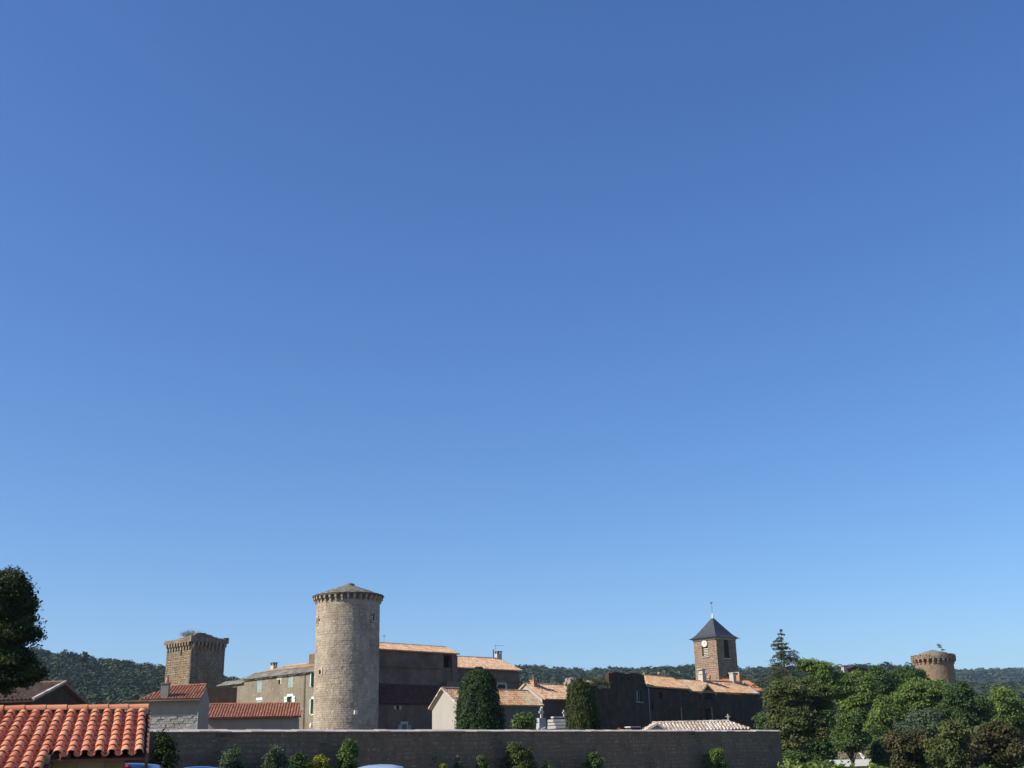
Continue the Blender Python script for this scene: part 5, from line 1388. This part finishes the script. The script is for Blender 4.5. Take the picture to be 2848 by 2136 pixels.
m = MB(); m.tube([(.35, 0, 1.2), (.15, 0, 1.5), (-.25, 0, 2.1)], [.03, .13, .02], 7); m.build('canopy', M['white_paint'], t)
p = gp(2240, 2118, 78); t = thing('white_caravan', 'white rounded caravan end behind the leaning tree trunk', 'caravan', loc=(p[0], p[1], -2.2), rz=.2)
m = MB(); zt = p[2] + 2.2; m.prism([(-.95, .5), (.75, .5), (.85, zt * .55), (.7, zt * .92), (.4, zt), (-.6, zt + .03), (-.9, zt * .9)], 'y', 0, 3.4); m.build('body', M['white_paint'], t)
m = MB(); m.box(-.5, .45, -.02, -.003, zt * .45, zt * .72); m.build('window', M['glass'], t)
for x in (-.75, .6):
    m = MB(); m.tube([(x, 1.5, .3), (x + .16, 1.5, .3)], [.3, .3], 14); m.build('wheel', M['tyre'], t)

# ================================================================== TREES
def blob(u0, u1, v0, v1, Y, k=1.0):
    c = gp((u0 + u1) / 2, (v0 + v1) / 2, Y); a = gp(u0, (v0 + v1) / 2, Y); b = gp(u1, (v0 + v1) / 2, Y); t = gp((u0 + u1) / 2, v0, Y); d = gp((u0 + u1) / 2, v1, Y)
    rx = abs(b[0] - a[0]) / 2; rz = abs(t[2] - d[2]) / 2
    return np.array([c[0], c[1], c[2], rx, rx * k, rz])
def lobed(E, rng, n=5):
    out = []
    for (cx, cy, cz, rx, ry, rz) in E:
        out.append((cx, cy, cz, rx * .78, ry * .78, rz * .80))
        for i in range(n):
            a = rng.uniform(0, 2 * math.pi); e = rng.uniform(-.55, 1.0); c = math.sqrt(max(0, 1 - e * e)); k = rng.uniform(.24, .50); d = 1.05 - k * rng.uniform(.7, 1.0)
            out.append((cx + math.cos(a) * c * rx * d, cy + math.sin(a) * c * ry * d, cz + e * rz * d, rx * k, ry * k, rz * k * rng.uniform(.8, 1.25)))
    return out
def px_tree(name, label, Y, blobs, mat, nclump, rc, nleaf, size, seed, group, kind='tree', r0=.22, **kw):
    E = [blob(*b, Y) for b in blobs]
    bx_, by_ = np.mean([e[0] for e in E]), Y
    bz = float(ground_z(bx_, by_)); base = np.array([bx_, by_, bz])
    el = [(e[0] - base[0], e[1] - base[1], e[2] - base[2], e[3] * .93, max(e[4] * .93, .5), e[5] * .93) for e in E]
    el = lobed(el, np.random.default_rng(seed + 1000), 10)
    if kind == 'tree': return tree(name, label, base, el, mat, nclump, rc, nleaf, size, seed, r0=r0, group=group, **kw)
    return bush(name, label, base, el, mat, nclump, rc, nleaf, size, seed, cat=kind, group=group, **kw)

TG = 'trees at the right of the village'
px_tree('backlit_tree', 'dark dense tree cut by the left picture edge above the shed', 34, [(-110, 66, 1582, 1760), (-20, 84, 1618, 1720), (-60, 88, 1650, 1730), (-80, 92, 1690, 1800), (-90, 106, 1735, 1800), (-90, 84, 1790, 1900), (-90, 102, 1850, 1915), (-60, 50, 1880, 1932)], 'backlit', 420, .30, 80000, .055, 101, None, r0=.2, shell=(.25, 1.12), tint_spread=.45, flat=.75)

# fir with drooping sprays
def fir(name, label, base, H, seed, mat='fir'):
    rng = np.random.default_rng(seed); t = thing(name, label, 'tree', loc=base, group=TG)
    b = MB(); b.tube([(0, 0, -.3), (0, 0, H * .5), (0, 0, H * .86), (.03, 0, H)], [.24, .14, .045, .012], 7)
    C = []; N = []
    d = .12
    while d < H - 2.5:
        z = H - d; R_ = min(.06 + .64 * d, 3.0)
        for k in range(3 if d < 1.2 else 6):
            a = rng.uniform(0, 2 * math.pi); L = R_ * rng.uniform(.55, 1.18)
            pts = [np.array([math.cos(a) * L * s, math.sin(a) * L * s, z + rng.uniform(-.1, .1) * (s > 0) + L * (.16 * s - .42 * s * s + (.20 * s ** 3))]) for s in (0, .35, .7, 1)]
            b.tube(pts, [.03, .022, .015, .006], 4, caps=False)
            m_ = int(14 + 52 * L)
            s = rng.uniform(.05, 1.0, m_) ** .75
            px = np.interp(s, [0, .35, .7, 1], [p[0] for p in pts]); py = np.interp(s, [0, .35, .7, 1], [p[1] for p in pts]); pz = np.interp(s, [0, .35, .7, 1], [p[2] for p in pts])
            w = .16 * L * (1 - s * .7) + .05
            off = rng.normal(0, 1, (m_, 2)) * w[:, None]
            C.append(np.c_[px - math.sin(a) * off[:, 0], py + math.cos(a) * off[:, 0], pz - np.abs(off[:, 1]) * .8]); N.append(np.tile([math.cos(a) * .6, math.sin(a) * .6, .5], (m_, 1)))
        d += rng.uniform(.20, .36) + .03 * d
    C = np.concatenate(C); N = np.concatenate(N)
    V, Q = leaf_quads(C, N, .095, rng, aspect=.4, jit=.6)
    T = np.repeat(np.clip(rng.normal(.45, .2, len(C)), 0, 1), 4)
    link('crown', fast_mesh('crown', V, [Q], G[mat], T), t)
    b.build('trunk', M['bark'], t)
    return t
Yf = 100; pt = gp(2171, 1749, Yf); gz_ = float(ground_z(pt[0], Yf)); Hf = pt[2] - gz_
fir('tall_fir', 'tall dark fir with a thin pointed top standing above the right-hand trees', (pt[0], Yf, gz_), Hf, 111)

px_tree('brownish_cedar', 'big brownish green tree in front of the fir right of the wall end', 84, [(2125, 2285, 1884, 1970), (2106, 2250, 1930, 2040), (2150, 2300, 1960, 2090), (2128, 2235, 2030, 2110), (2200, 2320, 1890, 2000)], 'olive', 255, 0.484, 51000, 0.111, 112, TG, r0=.28, flat=.6)
px_tree('open_topped_tree', 'green tree with loose open branches right of the fir', 108, [(2225, 2275, 1828, 1880), (2255, 2310, 1842, 1900), (2240, 2350, 1870, 1960), (2290, 2380, 1875, 1950)], 'broad', 187, 0.468, 30600, 0.126, 113, TG, shell=(.55, 1.1))
px_tree('round_green_tree', 'rounded green tree below the dark house with the pale chimney', 116, [(2320, 2440, 1868, 1990), (2340, 2420, 1930, 2070)], 'broad', 170, 0.585, 28900, 0.133, 114, TG)
px_tree('pointed_tree', 'dark tree with a small pointed tip left of the lichened tower', 128, [(2405, 2480, 1872, 1960), (2428, 2454, 1856, 1890)], 'deep', 102, 0.468, 15300, 0.133, 115, TG)
px_tree('dark_crown_tree', 'dark green crown directly left of the lichened tower', 132, [(2462, 2575, 1857, 1930), (2440, 2560, 1890, 1990)], 'deep', 153, 0.546, 23800, 0.133, 116, TG)
px_tree('big_spreading_tree', 'largest spreading bright green tree in front of the lichened tower', 106, [(2480, 2640, 1885, 2010), (2430, 2560, 1925, 2070), (2545, 2665, 1925, 2040), (2400, 2500, 1990, 2110)], 'broad', 323, 0.562, 57800, 0.126, 117, TG, r0=.3)
px_tree('lobed_tree', 'dark lobed tree right of the lichened tower foot', 100, [(2625, 2720, 1905, 2000), (2660, 2755, 1940, 2040), (2600, 2700, 1960, 2050)], 'deep', 204, 0.484, 37400, 0.118, 118, TG)
px_tree('right_edge_tree', 'rounded tree by the right picture edge in front of the plateau', 122, [(2745, 2835, 1918, 2030), (2770, 2870, 1950, 2070), (2730, 2800, 1980, 2070)], 'broad', 170, 0.585, 30600, 0.133, 119, TG)
px_tree('grey_green_tree', 'grey-green willow-like tree in front of the spreading tree', 92, [(2525, 2625, 1975, 2070), (2480, 2560, 2010, 2090)], 'silvery', 153, 0.429, 23800, 0.104, 120, TG)
px_tree('light_green_tree', 'light green young tree beside the low white building', 76, [(2315, 2405, 2020, 2105), (2330, 2400, 1985, 2050)], 'fresh', 119, 0.351, 15300, 0.0962, 121, TG, r0=.12)
SGp = 'shrubs at the bottom right'
px_tree('rusty_shrub', 'rust-brown shrub at the bottom right corner', 64, [(2690, 2830, 2010, 2110), (2740, 2870, 2040, 2160), (2640, 2720, 2060, 2150)], 'rust', 204, 0.328, 34000, 0.0814, 122, SGp, 'bush')
px_tree('yellowing_shrub', 'yellowing olive shrub left of the rust-brown one', 62, [(2610, 2690, 2000, 2100), (2580, 2680, 2060, 2160)], 'olive', 136, 0.312, 20400, 0.0814, 123, SGp, 'bush')
px_tree('browning_shrub', 'browning shrub right of the low white building', 66, [(2465, 2580, 2035, 2120), (2490, 2600, 2070, 2160)], 'rust', 153, 0.328, 23800, 0.0814, 124, SGp, 'bush')
px_tree('green_undershrub', 'dark green shrub between the white building and the browning shrub', 78, [(2420, 2500, 2040, 2150), (2560, 2640, 2090, 2160)], 'deep', 102, 0.328, 15300, 0.0962, 125, SGp, 'bush')
px_tree('infill_tree', 'dark leafy tree filling the gap behind the browning and yellowing shrubs', 118, [(2550, 2690, 2000, 2120), (2420, 2520, 2010, 2120)], 'deep', 120, .5, 16000, .14, 129, TG)
px_tree('wall_end_shrub', 'yellow-green shrub just beyond the right end of the wall', 74, [(2172, 2222, 2082, 2150), (2195, 2260, 2110, 2160)], 'fresh', 68, 0.273, 8500, 0.0814, 126, SGp, 'bush')
px_tree('pavilion_shrub', 'low green shrub in front of the white building corner', 72, [(2262, 2330, 2112, 2160)], 'fresh', 51, 0.234, 5950, 0.074, 127, SGp, 'bush')
px_tree('shade_tree', 'dark shaded tree behind the brownish tree lower right', 96, [(2265, 2335, 1960, 2110), (2240, 2320, 2040, 2150), (2100, 2180, 1990, 2060)], 'deep', 136, 0.468, 20400, 0.126, 128, TG)

# undergrowth between the trunks at the right: nobody could count it
rng_u = np.random.default_rng(401)
n = 1500; uy = rng_u.uniform(58, 175, n); ux = uy * rng_u.uniform(.225, .50, n)
ok = (ux < 26 + (uy - 82) * .2) & (uy < 80); keep = ~((uy > 66) & (uy < 84) & (ux / uy > .265) & (ux / uy < .335))
ux, uy = ux[keep], uy[keep]; n = len(ux)
uz = ground_z(ux, uy); rr_ = rng_u.uniform(.5, 1.25, n) * np.where(uy < 84, .8, np.where(uy < 110, 1.5, 2.3)); k_ = 150
ii = np.repeat(np.arange(n), k_); q_ = rng_u.normal(0, 1, (n * k_, 3)); q_ /= np.linalg.norm(q_, axis=1)[:, None]; q_[:, 2] = np.abs(q_[:, 2])
Cu = np.c_[ux, uy, uz][ii] + q_ * (rr_[ii] * rng_u.uniform(.6, 1.05, n * k_))[:, None] * np.array([1, 1, 1.25])
tu = np.clip(rng_u.beta(2, 2, n)[ii] + rng_u.normal(0, .15, n * k_), 0, 1)
Vu, Qu = leaf_quads(Cu, q_ + np.array([0, 0, .4]), .15, rng_u, jit=.6)
tag(link('undergrowth', fast_mesh('undergrowth', Vu, [Qu], G['broad'], np.repeat(tu, 4))), 'scrubby undergrowth between the trunks at the right', 'undergrowth', kind='stuff')

# yew and cypress in the cemetery
def dense(name, label, Y, prof, mat, nleaf, size, seed, up, flame=0.0, lobes=0.18):
    """clipped or conical evergreen: prof = [(v, u_left, u_right)] outline rows"""
    rng = np.random.default_rng(seed)
    zc = []; rr = []; xc = []
    for (v, a, b) in prof:
        p, q, r_ = gp(a, v, Y), gp(b, v, Y), gp((a + b) / 2, v, Y); zc.append(r_[2]); rr.append((q[0] - p[0]) / 2); xc.append((q[0] + p[0]) / 2)
    o = np.argsort(zc); zc = np.array(zc)[o]; rr = np.array(rr)[o]; xc = np.array(xc)[o]
    X0_ = xc[0]; t = thing(name, label, 'tree', loc=(X0_, Y, 0), group=None)
    z = rng.uniform(0.05, 1, nleaf) ; z = zc[0] + (zc[-1] - zc[0]) * z
    if zc[0] > 0.3: z = np.where(rng.uniform(size=nleaf) < .25, rng.uniform(.2, zc[0] + .2, nleaf), z)
    a = rng.uniform(0, 2 * math.pi, nleaf)
    R_ = np.interp(z, zc, rr); cx = np.interp(z, zc, xc) - X0_
    ph = rng.uniform(0, 6, 6)
    lob = 1 + lobes * (np.sin(a * 5 + z * (.6 if flame else 2.2) + ph[0]) * .5 + np.sin(a * 9 - z * (.4 if flame else 3.1) + ph[1]) * .4 + np.sin(a * 3 + z * 1.3 * (0.4 if flame else 1) + ph[2]) * .5) - lobes * .35
    ns_ = max(200, nleaf // 40); si = rng.integers(0, ns_, nleaf)
    zs_ = zc[0] + (zc[-1] - zc[0]) * rng.uniform(-.02, 1, ns_); as_ = rng.uniform(0, 2 * math.pi, ns_); ks_ = rng.uniform(.82, 1.10, ns_)
    sp = .11 if not flame else .07
    zz_ = np.where(rng.uniform(size=nleaf) < .8, zs_[si] + rng.normal(0, sp * (1.0 if not flame else 3.5), nleaf), z)
    R_ = np.interp(zz_, zc, rr); cx = np.interp(zz_, zc, xc) - X0_
    aa_ = as_[si] + rng.normal(0, sp, nleaf) / np.maximum(R_, .15); use = zz_ != z; a = np.where(use, aa_, a)
    lob = np.where(use, ks_[si] * (1 + .5 * (lob - 1)), lob); z = np.clip(zz_, .05, zc[-1] + .08)
    rad = R_ * lob * rng.uniform(.74, 1.06, nleaf)
    Cc = np.c_[cx + np.cos(a) * rad, np.sin(a) * rad, z]
    Nn = np.c_[np.cos(a), np.sin(a), np.full(nleaf, up)]
    T = np.clip(.45 + .18 * np.sin(a * 7 + z * 1.7 + ph[3]) + rng.normal(0, .12, nleaf), 0, 1)
    V, Q = leaf_quads(Cc, Nn, size, rng, aspect=.5, jit=.55)
    if flame:
        V = V.reshape(-1, 4, 3); V[:, :, 2] = (V[:, :, 2] - V[:, :, 2].mean(1)[:, None]) * flame + V[:, :, 2].mean(1)[:, None]; V = V.reshape(-1, 3)
    link('crown', fast_mesh('crown', V, [Q], G[mat], np.repeat(T, 4)), t)
    limbs((0, 0, -.1), zc[-1] * .8, .14, [], rng).build('trunk', M['bark'], t)
    return t
dense('conical_yew', 'broad conical dark green evergreen in front of the white house', 57, [(1862, 1322, 1342), (1870, 1302, 1360), (1888, 1288, 1372), (1915, 1280, 1380), (1950, 1275, 1387), (1990, 1271, 1396), (2020, 1269, 1398), (2050, 1269, 1398)], 'yew', 46000, .062, 131, .45, lobes=.22)
dense('columnar_cypress', 'clipped dark columnar cypress against the ruined wall', 62, [(1896, 1604, 1618), (1901, 1588, 1632), (1909, 1580, 1644), (1928, 1578, 1650), (1960, 1578, 1657), (1995, 1578, 1664), (2030, 1578, 1668), (2050, 1578, 1668)], 'cypress', 42000, .05, 132, .1, flame=2.2, lobes=.16)
px_tree('cemetery_shrub', 'fresh green leafy shrub beside the pale tomb', 55.2, [(1428, 1492, 1992, 2040), (1440, 1470, 1988, 2010)], 'fresh', 46, .2, 3600, .07, 133, None, 'bush')
px_tree('cemetery_undergrowth', 'low fringe of green weeds at the evergreen foot', 57, [(1395, 1440, 2022, 2110)], 'fresh', 18, .12, 900, .05, 134, None, 'bush')
px_tree('tower_foot_bush', 'low dark bush at the foot of the round tower', 112, [(868, 938, 2019, 2125)], 'deep', 30, .35, 3000, .1, 135, None, 'bush')
def tuft(name, label, base, rx, ry, h, mat, n, seed, w=.012, cat='plant', group=None):
    """wispy stand of thin stems with small leaves"""
    rng = np.random.default_rng(seed); t = thing(name, label, cat, loc=base, group=group)
    r = np.sqrt(rng.uniform(0, 1, n)); a = rng.uniform(0, 2 * math.pi, n)
    B = np.c_[r * np.cos(a) * rx, r * np.sin(a) * ry, np.full(n, -.05)]
    hh = h * rng.uniform(.45, 1.0, n) * (1 - .35 * r * r)
    Tp = B + np.c_[rng.normal(0, .16, n) * h + B[:, 0] * .35, rng.normal(0, .16, n) * h, hh]
    V = np.empty((n, 4, 3)); an = rng.uniform(0, math.pi, n); dx = np.c_[np.cos(an) * w, np.sin(an) * w, np.zeros(n)]
    V[:, 0] = B - dx; V[:, 1] = B + dx; V[:, 2] = Tp + dx * .4; V[:, 3] = Tp - dx * .4
    k = 9; ii = np.repeat(np.arange(n), k); f = rng.uniform(.35, 1.0, n * k)
    C = B[ii] + (Tp - B)[ii] * f[:, None] + rng.normal(0, .04, (n * k, 3))
    V2, Q2 = leaf_quads(C, rng.normal(0, 1, (n * k, 3)), .035, rng, jit=.5)
    link('foliage', fast_mesh('foliage', V2, [Q2], G[mat], np.repeat(np.clip(rng.normal(.5, .2, n * k), 0, 1), 4)), t)
    link('stems', fast_mesh('stems', V.reshape(-1, 3), [np.arange(4 * n).reshape(-1, 4)], G[mat], np.repeat(rng.uniform(0, 1, n), 4)), t)
    return t
for (q, y, r_, h_, mt, nm, lb) in RUIN_PLANTS:
    tuft(nm, lb, fr_.at(q, y, top(q) - .05), r_, .45, h_, mt, 420 if h_ > .5 else 200, int(q * 10), group='plants on the ruined wall')
pq = gp(531, 1763, 151.2)
tuft('roof_top_weed', 'wispy pale weeds sprouting from the ruined square tower top', (pq[0], pq[1], 17.95), 1.05, .5, 1.05, 'dry', 190, 136)

# bushes along the wall foot
WG = 'plants along the boundary wall'
def wall_bush(name, label, u0, u1, v0, mat, seed, out=1.0, n=40, rc=.22, nl=4200, size=.055, v1=2215, cat='bush', **kw):
    um = (u0 + u1) / 2; d = ray(um, 2100); org = fw_.A - fw_.ey * out
    t = ((org - EYE) @ fw_.ey) / (d @ fw_.ey); P = EYE + d * t; Y = P[1]
    E = [blob(u0, u1, v0, v1, Y), blob(u0 + (u1 - u0) * .15, u1 - (u1 - u0) * .25, v0 - 4, v0 + 60, Y)]
    base = np.array([P[0], P[1], 0.0]); el = [(e[0] - base[0], e[1] - base[1], e[2], e[3], min(e[4], .7), e[5]) for e in E]
    el = lobed(el, np.random.default_rng(seed + 2000), 9)
    return bush(name, label, base, el, mat, int(n * 2.2), rc * .7, int(nl * 1.5), size * .78, seed, cat=cat, group=WG, **kw)
wall_bush('climbing_shrub', 'shaded climbing shrub against the wall beside the shed', 428, 480, 2044, 'backlit', 201, .5, 40, .28, 2400, .065)
wall_bush('grassy_bush', 'tall grey-green plumed bush left of the fern-like bushes', 606, 680, 2086, 'silvery', 202, .9, 44, .2, 4600, .05)
wall_bush('tall_spike', 'thin tall green spike standing by the plumed bush', 640, 668, 2070, 'fresh', 203, .7, 18, .14, 1500, .05, cat='plant')
wall_bush('fern_bush', 'feathery dark green bush in the left half of the wall', 728, 800, 2088, 'silvery', 204, 1.0, 50, .22, 5000, .05)
wall_bush('dark_bush', 'smaller dark feathery bush touching the yellow flowers', 806, 850, 2098, 'deep', 205, .9, 30, .2, 3000, .05)
wall_bush('yellow_flowers', 'bright yellow-green low bush left of the tall green column', 850, 938, 2112, 'yellow', 206, 1.1, 44, .17, 3600, .05, cat='flowers')
wall_bush('column_bush', 'tall upright green bush between the yellow flowers and pale car', 945, 1004, 2058, 'broad', 207, .8, 70, .2, 7000, .055)
wall_bush('yellow_sprig', 'yellowish sprig near the wall middle', 1222, 1252, 2122, 'yellow', 208, 1.0, 14, .12, 900, .045, cat='plant')
wall_bush('thin_plant', 'thin grey-green plant beside the yellowish sprig', 1262, 1296, 2108, 'silvery', 209, .8, 16, .14, 900, .05, cat='plant')
wall_bush('small_green_bush', 'small bright green bush left of the big rose bush', 1322, 1362, 2110, 'fresh', 210, 1.0, 26, .16, 2000, .05)
wall_bush('rose_bush', 'biggest wall bush with reddish shoots near the middle', 1398, 1482, 2072, 'olive', 211, .9, 80, .24, 7500, .055)
wall_bush('reddish_shoots', 'reddish shoots at the right flank of the biggest wall bush', 1456, 1490, 2076, 'rust', 215, .8, 18, .18, 1100, .05, cat='plant')
wall_bush('little_rose', 'little sparse rose plant right of the biggest wall bush', 1508, 1534, 2112, 'fresh', 212, .9, 14, .13, 800, .045, cat='plant')
wall_bush('upright_bush', 'upright light green bush with a few pink blooms', 1626, 1678, 2094, 'fresh', 213, .9, 40, .2, 3400, .055)
wall_bush('red_tipped_bush', 'bushy rose with red tips near the right wall end', 1948, 2032, 2090, 'broad', 214, .9, 56, .26, 5200, .065)
wall_bush('far_sprig', 'low sprig under the left part of the wall near the grey car', 542, 575, 2122, 'fresh', 216, 1.0, 12, .12, 700, .045, cat='plant')
for (u, v, lb) in ((1609, 2129, 'single pink rose bloom near the upright light green bush'), (1517, 2106, 'single pale rose bloom above the little sparse rose plant')):
    P = gp(u, v, 57.5); t = thing('rose_bloom', lb, 'flower', loc=P - np.array([0, 0, .06]), group='rose blooms')
    V, Q, T = clumped([(0, 0, .06, .07, .07, .06)], 5, .03, 60, .03, np.random.default_rng(u)); link('petals', fast_mesh('petals', V, [Q], G['pink'], T), t)
    m = MB(); m.tube([(0, 0, -1.2), (0, 0, .05)], [.01, .008], 4); m.build('stem', M['bark'], t)

# lone trees on the left skyline
def sky_tree(name, label, u, v, Y, h, r, mat, seed):
    p = gp(u, v, Y); t = thing(name, label, 'tree', loc=(p[0], p[1], p[2] - h - .5), group='trees on the left skyline'); rng = np.random.default_rng(seed)
    V, Q, T = clumped([(0, 0, h * .6, r, r, h * .42)], 26, r * .4, 700, .7, rng); link('crown', fast_mesh('crown', V, [Q], G['forest'], T), t)
    limbs((0, 0, -4), h, .3, [], rng, 5).build('trunk', M['bark'], t)
sky_tree('skyline_oak', 'broad tree standing up on the left hill skyline', 186, 1811, 610, 8, 5.0, 'forest', 301)
sky_tree('skyline_pine', 'small pointed tree on the left hill skyline right of the broad one', 232, 1812, 610, 9, 2.6, 'forest', 302)
sky_tree('skyline_bush', 'low rounded tree on the left hill skyline nearest the square tower', 345, 1836, 600, 6, 4.4, 'forest', 303)
for (u, v, w, h, lb, sd) in ((1695, 1851, 3.6, 10, 'taller tree on the ridge above the parapet', 304), (1902, 1856, 3.0, 8, 'tree on the ridge left of the church tower', 305), (2012, 1862, 2.4, 7, 'ridge tree hidden partly by the church tower', 306)):
    if u < 2000:
        p = gp(u, v, 1240); t = thing('ridge_tree', lb, 'tree', loc=(p[0], p[1], p[2] - h - 2), group='trees on the far ridge'); rng = np.random.default_rng(sd)
        V, Q, T = clumped([(0, 0, h * .62, w * 1.4, w * 1.4, h * .5)], 20, w * .5, 420, 1.0, rng); link('crown', fast_mesh('crown', V, [Q], G['forest'], T), t)
        limbs((0, 0, -6), h, .4, [], rng, 5).build('trunk', M['bark'], t)

# ================================================================== CARS
def car(name, label, u, v, Y, rz, paint, H):
    p = gp(u, v, Y); t = thing(name, label, 'car', loc=(p[0], p[1], 0), rz=rz)
    st = [(-2.05, .78, .82, .76, .70), (-1.98, .92, .99, .80, .68), (-1.86, .97, H - .34, .83, .63), (-1.62, .98, H - .06, .84, .59), (-1.0, .97, H - .005, .85, .60), (-.2, .95, H, .85, .61), (.45, .93, H - .07, .85, .59), (1.25, .92, .99, .84, .66), (1.75, .82, .87, .81, .62), (2.08, .62, .66, .72, .56)]
    V = []; Q = []; n = 11
    for (y, zb, zt, w, wt) in st:
        half = [(w * .9, .24), (w, .45), (w, zb - .12), (w * .985, zb), (wt, zt - .06), (wt * .55, zt)]
        pr = [(-a, z) for a, z in half] ; ring = pr + [(0, zt + .018)] + [(a, z) for a, z in half[::-1]]
        V += [(a, y, z) for a, z in ring]
    n = 13
    for i in range(len(st) - 1):
        for k in range(n - 1): Q.append((i * n + k, i * n + k + 1, (i + 1) * n + k + 1, (i + 1) * n + k))
    b = MB(); b.add(V, Q); b.add(V[:n], [tuple(range(n))[::-1]]); b.add(V[-n:], [tuple(range(n))]); body = b.build('body', M[paint], t, smooth=True)
    def pane(nm, pts, c):
        b = MB(); b.add(pts, [tuple(range(len(pts)))]); return b.build(nm, M[c], t)
    pane('rear_window', [(-.6, -1.875, H - .38), (.6, -1.875, H - .38), (.52, -1.655, H - .10), (-.52, -1.655, H - .10)], 'glass')
    pane('windscreen', [(.62, 1.22, 1.03), (-.62, 1.22, 1.03), (-.52, .50, H - .085), (.52, .50, H - .085)], 'glass')
    for s_ in (-1, 1):
        for (ya, yb) in ((-1.5, -.75), (-.68, .1), (.16, .6)):
            q = [(s_ * .852, ya, .99), (s_ * .852, yb + (.25 if yb > .5 else 0), .97), (s_ * .655, yb, H - .16), (s_ * .655, ya + .05, H - .13)]
            pane('side_window', q if s_ > 0 else q[::-1], 'glass')
        m = MB(); m.box(s_ * .70 - .1, s_ * .70 + .1, -2.03, -1.95, .70, .92); m.build('tail_light', M['red_lamp'], t)
        m = MB(); m.box(s_ * .56 - .14, s_ * .56 + .14, 1.92, 2.05, .60, .70); m.build('headlight', M['clear_lamp'], t)
        m = MB(); m.box(s_ * .92 - .07, s_ * .92 + .07, .52, .62, .95, 1.07); m.build('wing_mirror', M[paint], t)
        for y in (-1.3, 1.3):
            m = MB(); m.tube([(s_ * .66, y, .31), (s_ * .86, y, .31)], [.31, .31], 20); w = m.build('wheel', M['tyre'], t)
            m = MB(); m.tube([(s_ * .862, y, .31), (s_ * .868, y, .31)], [.2, .2], 14); m.build('rim', M['zinc'], w)
    if paint == 'car_blue':
        m = MB(); m.box(-.17, .17, -1.74, -1.60, H - .10, H - .035); m.build('brake_light', M['red_lamp'], t)
    m = MB(); m.box(-.78, .78, -2.1, -2.0, .34, .58); m.build('bumper', M['tyre'], t)
    return t
car('blue_car', 'dark blue car with a red brake light behind the shed post', 388, 2124, 34, .05, 'car_blue', gp(388, 2123, 34)[2])
car('silver_car', 'blue-grey car with only its roof showing at the bottom edge', 565, 2131, 37, .1, 'car_silver', gp(565, 2131, 37)[2])
car('pale_car', 'pale teal car roof showing before the wall near the picture middle', 1055, 2126, 33, .15, 'car_pale', gp(1055, 2126.5, 33)[2])
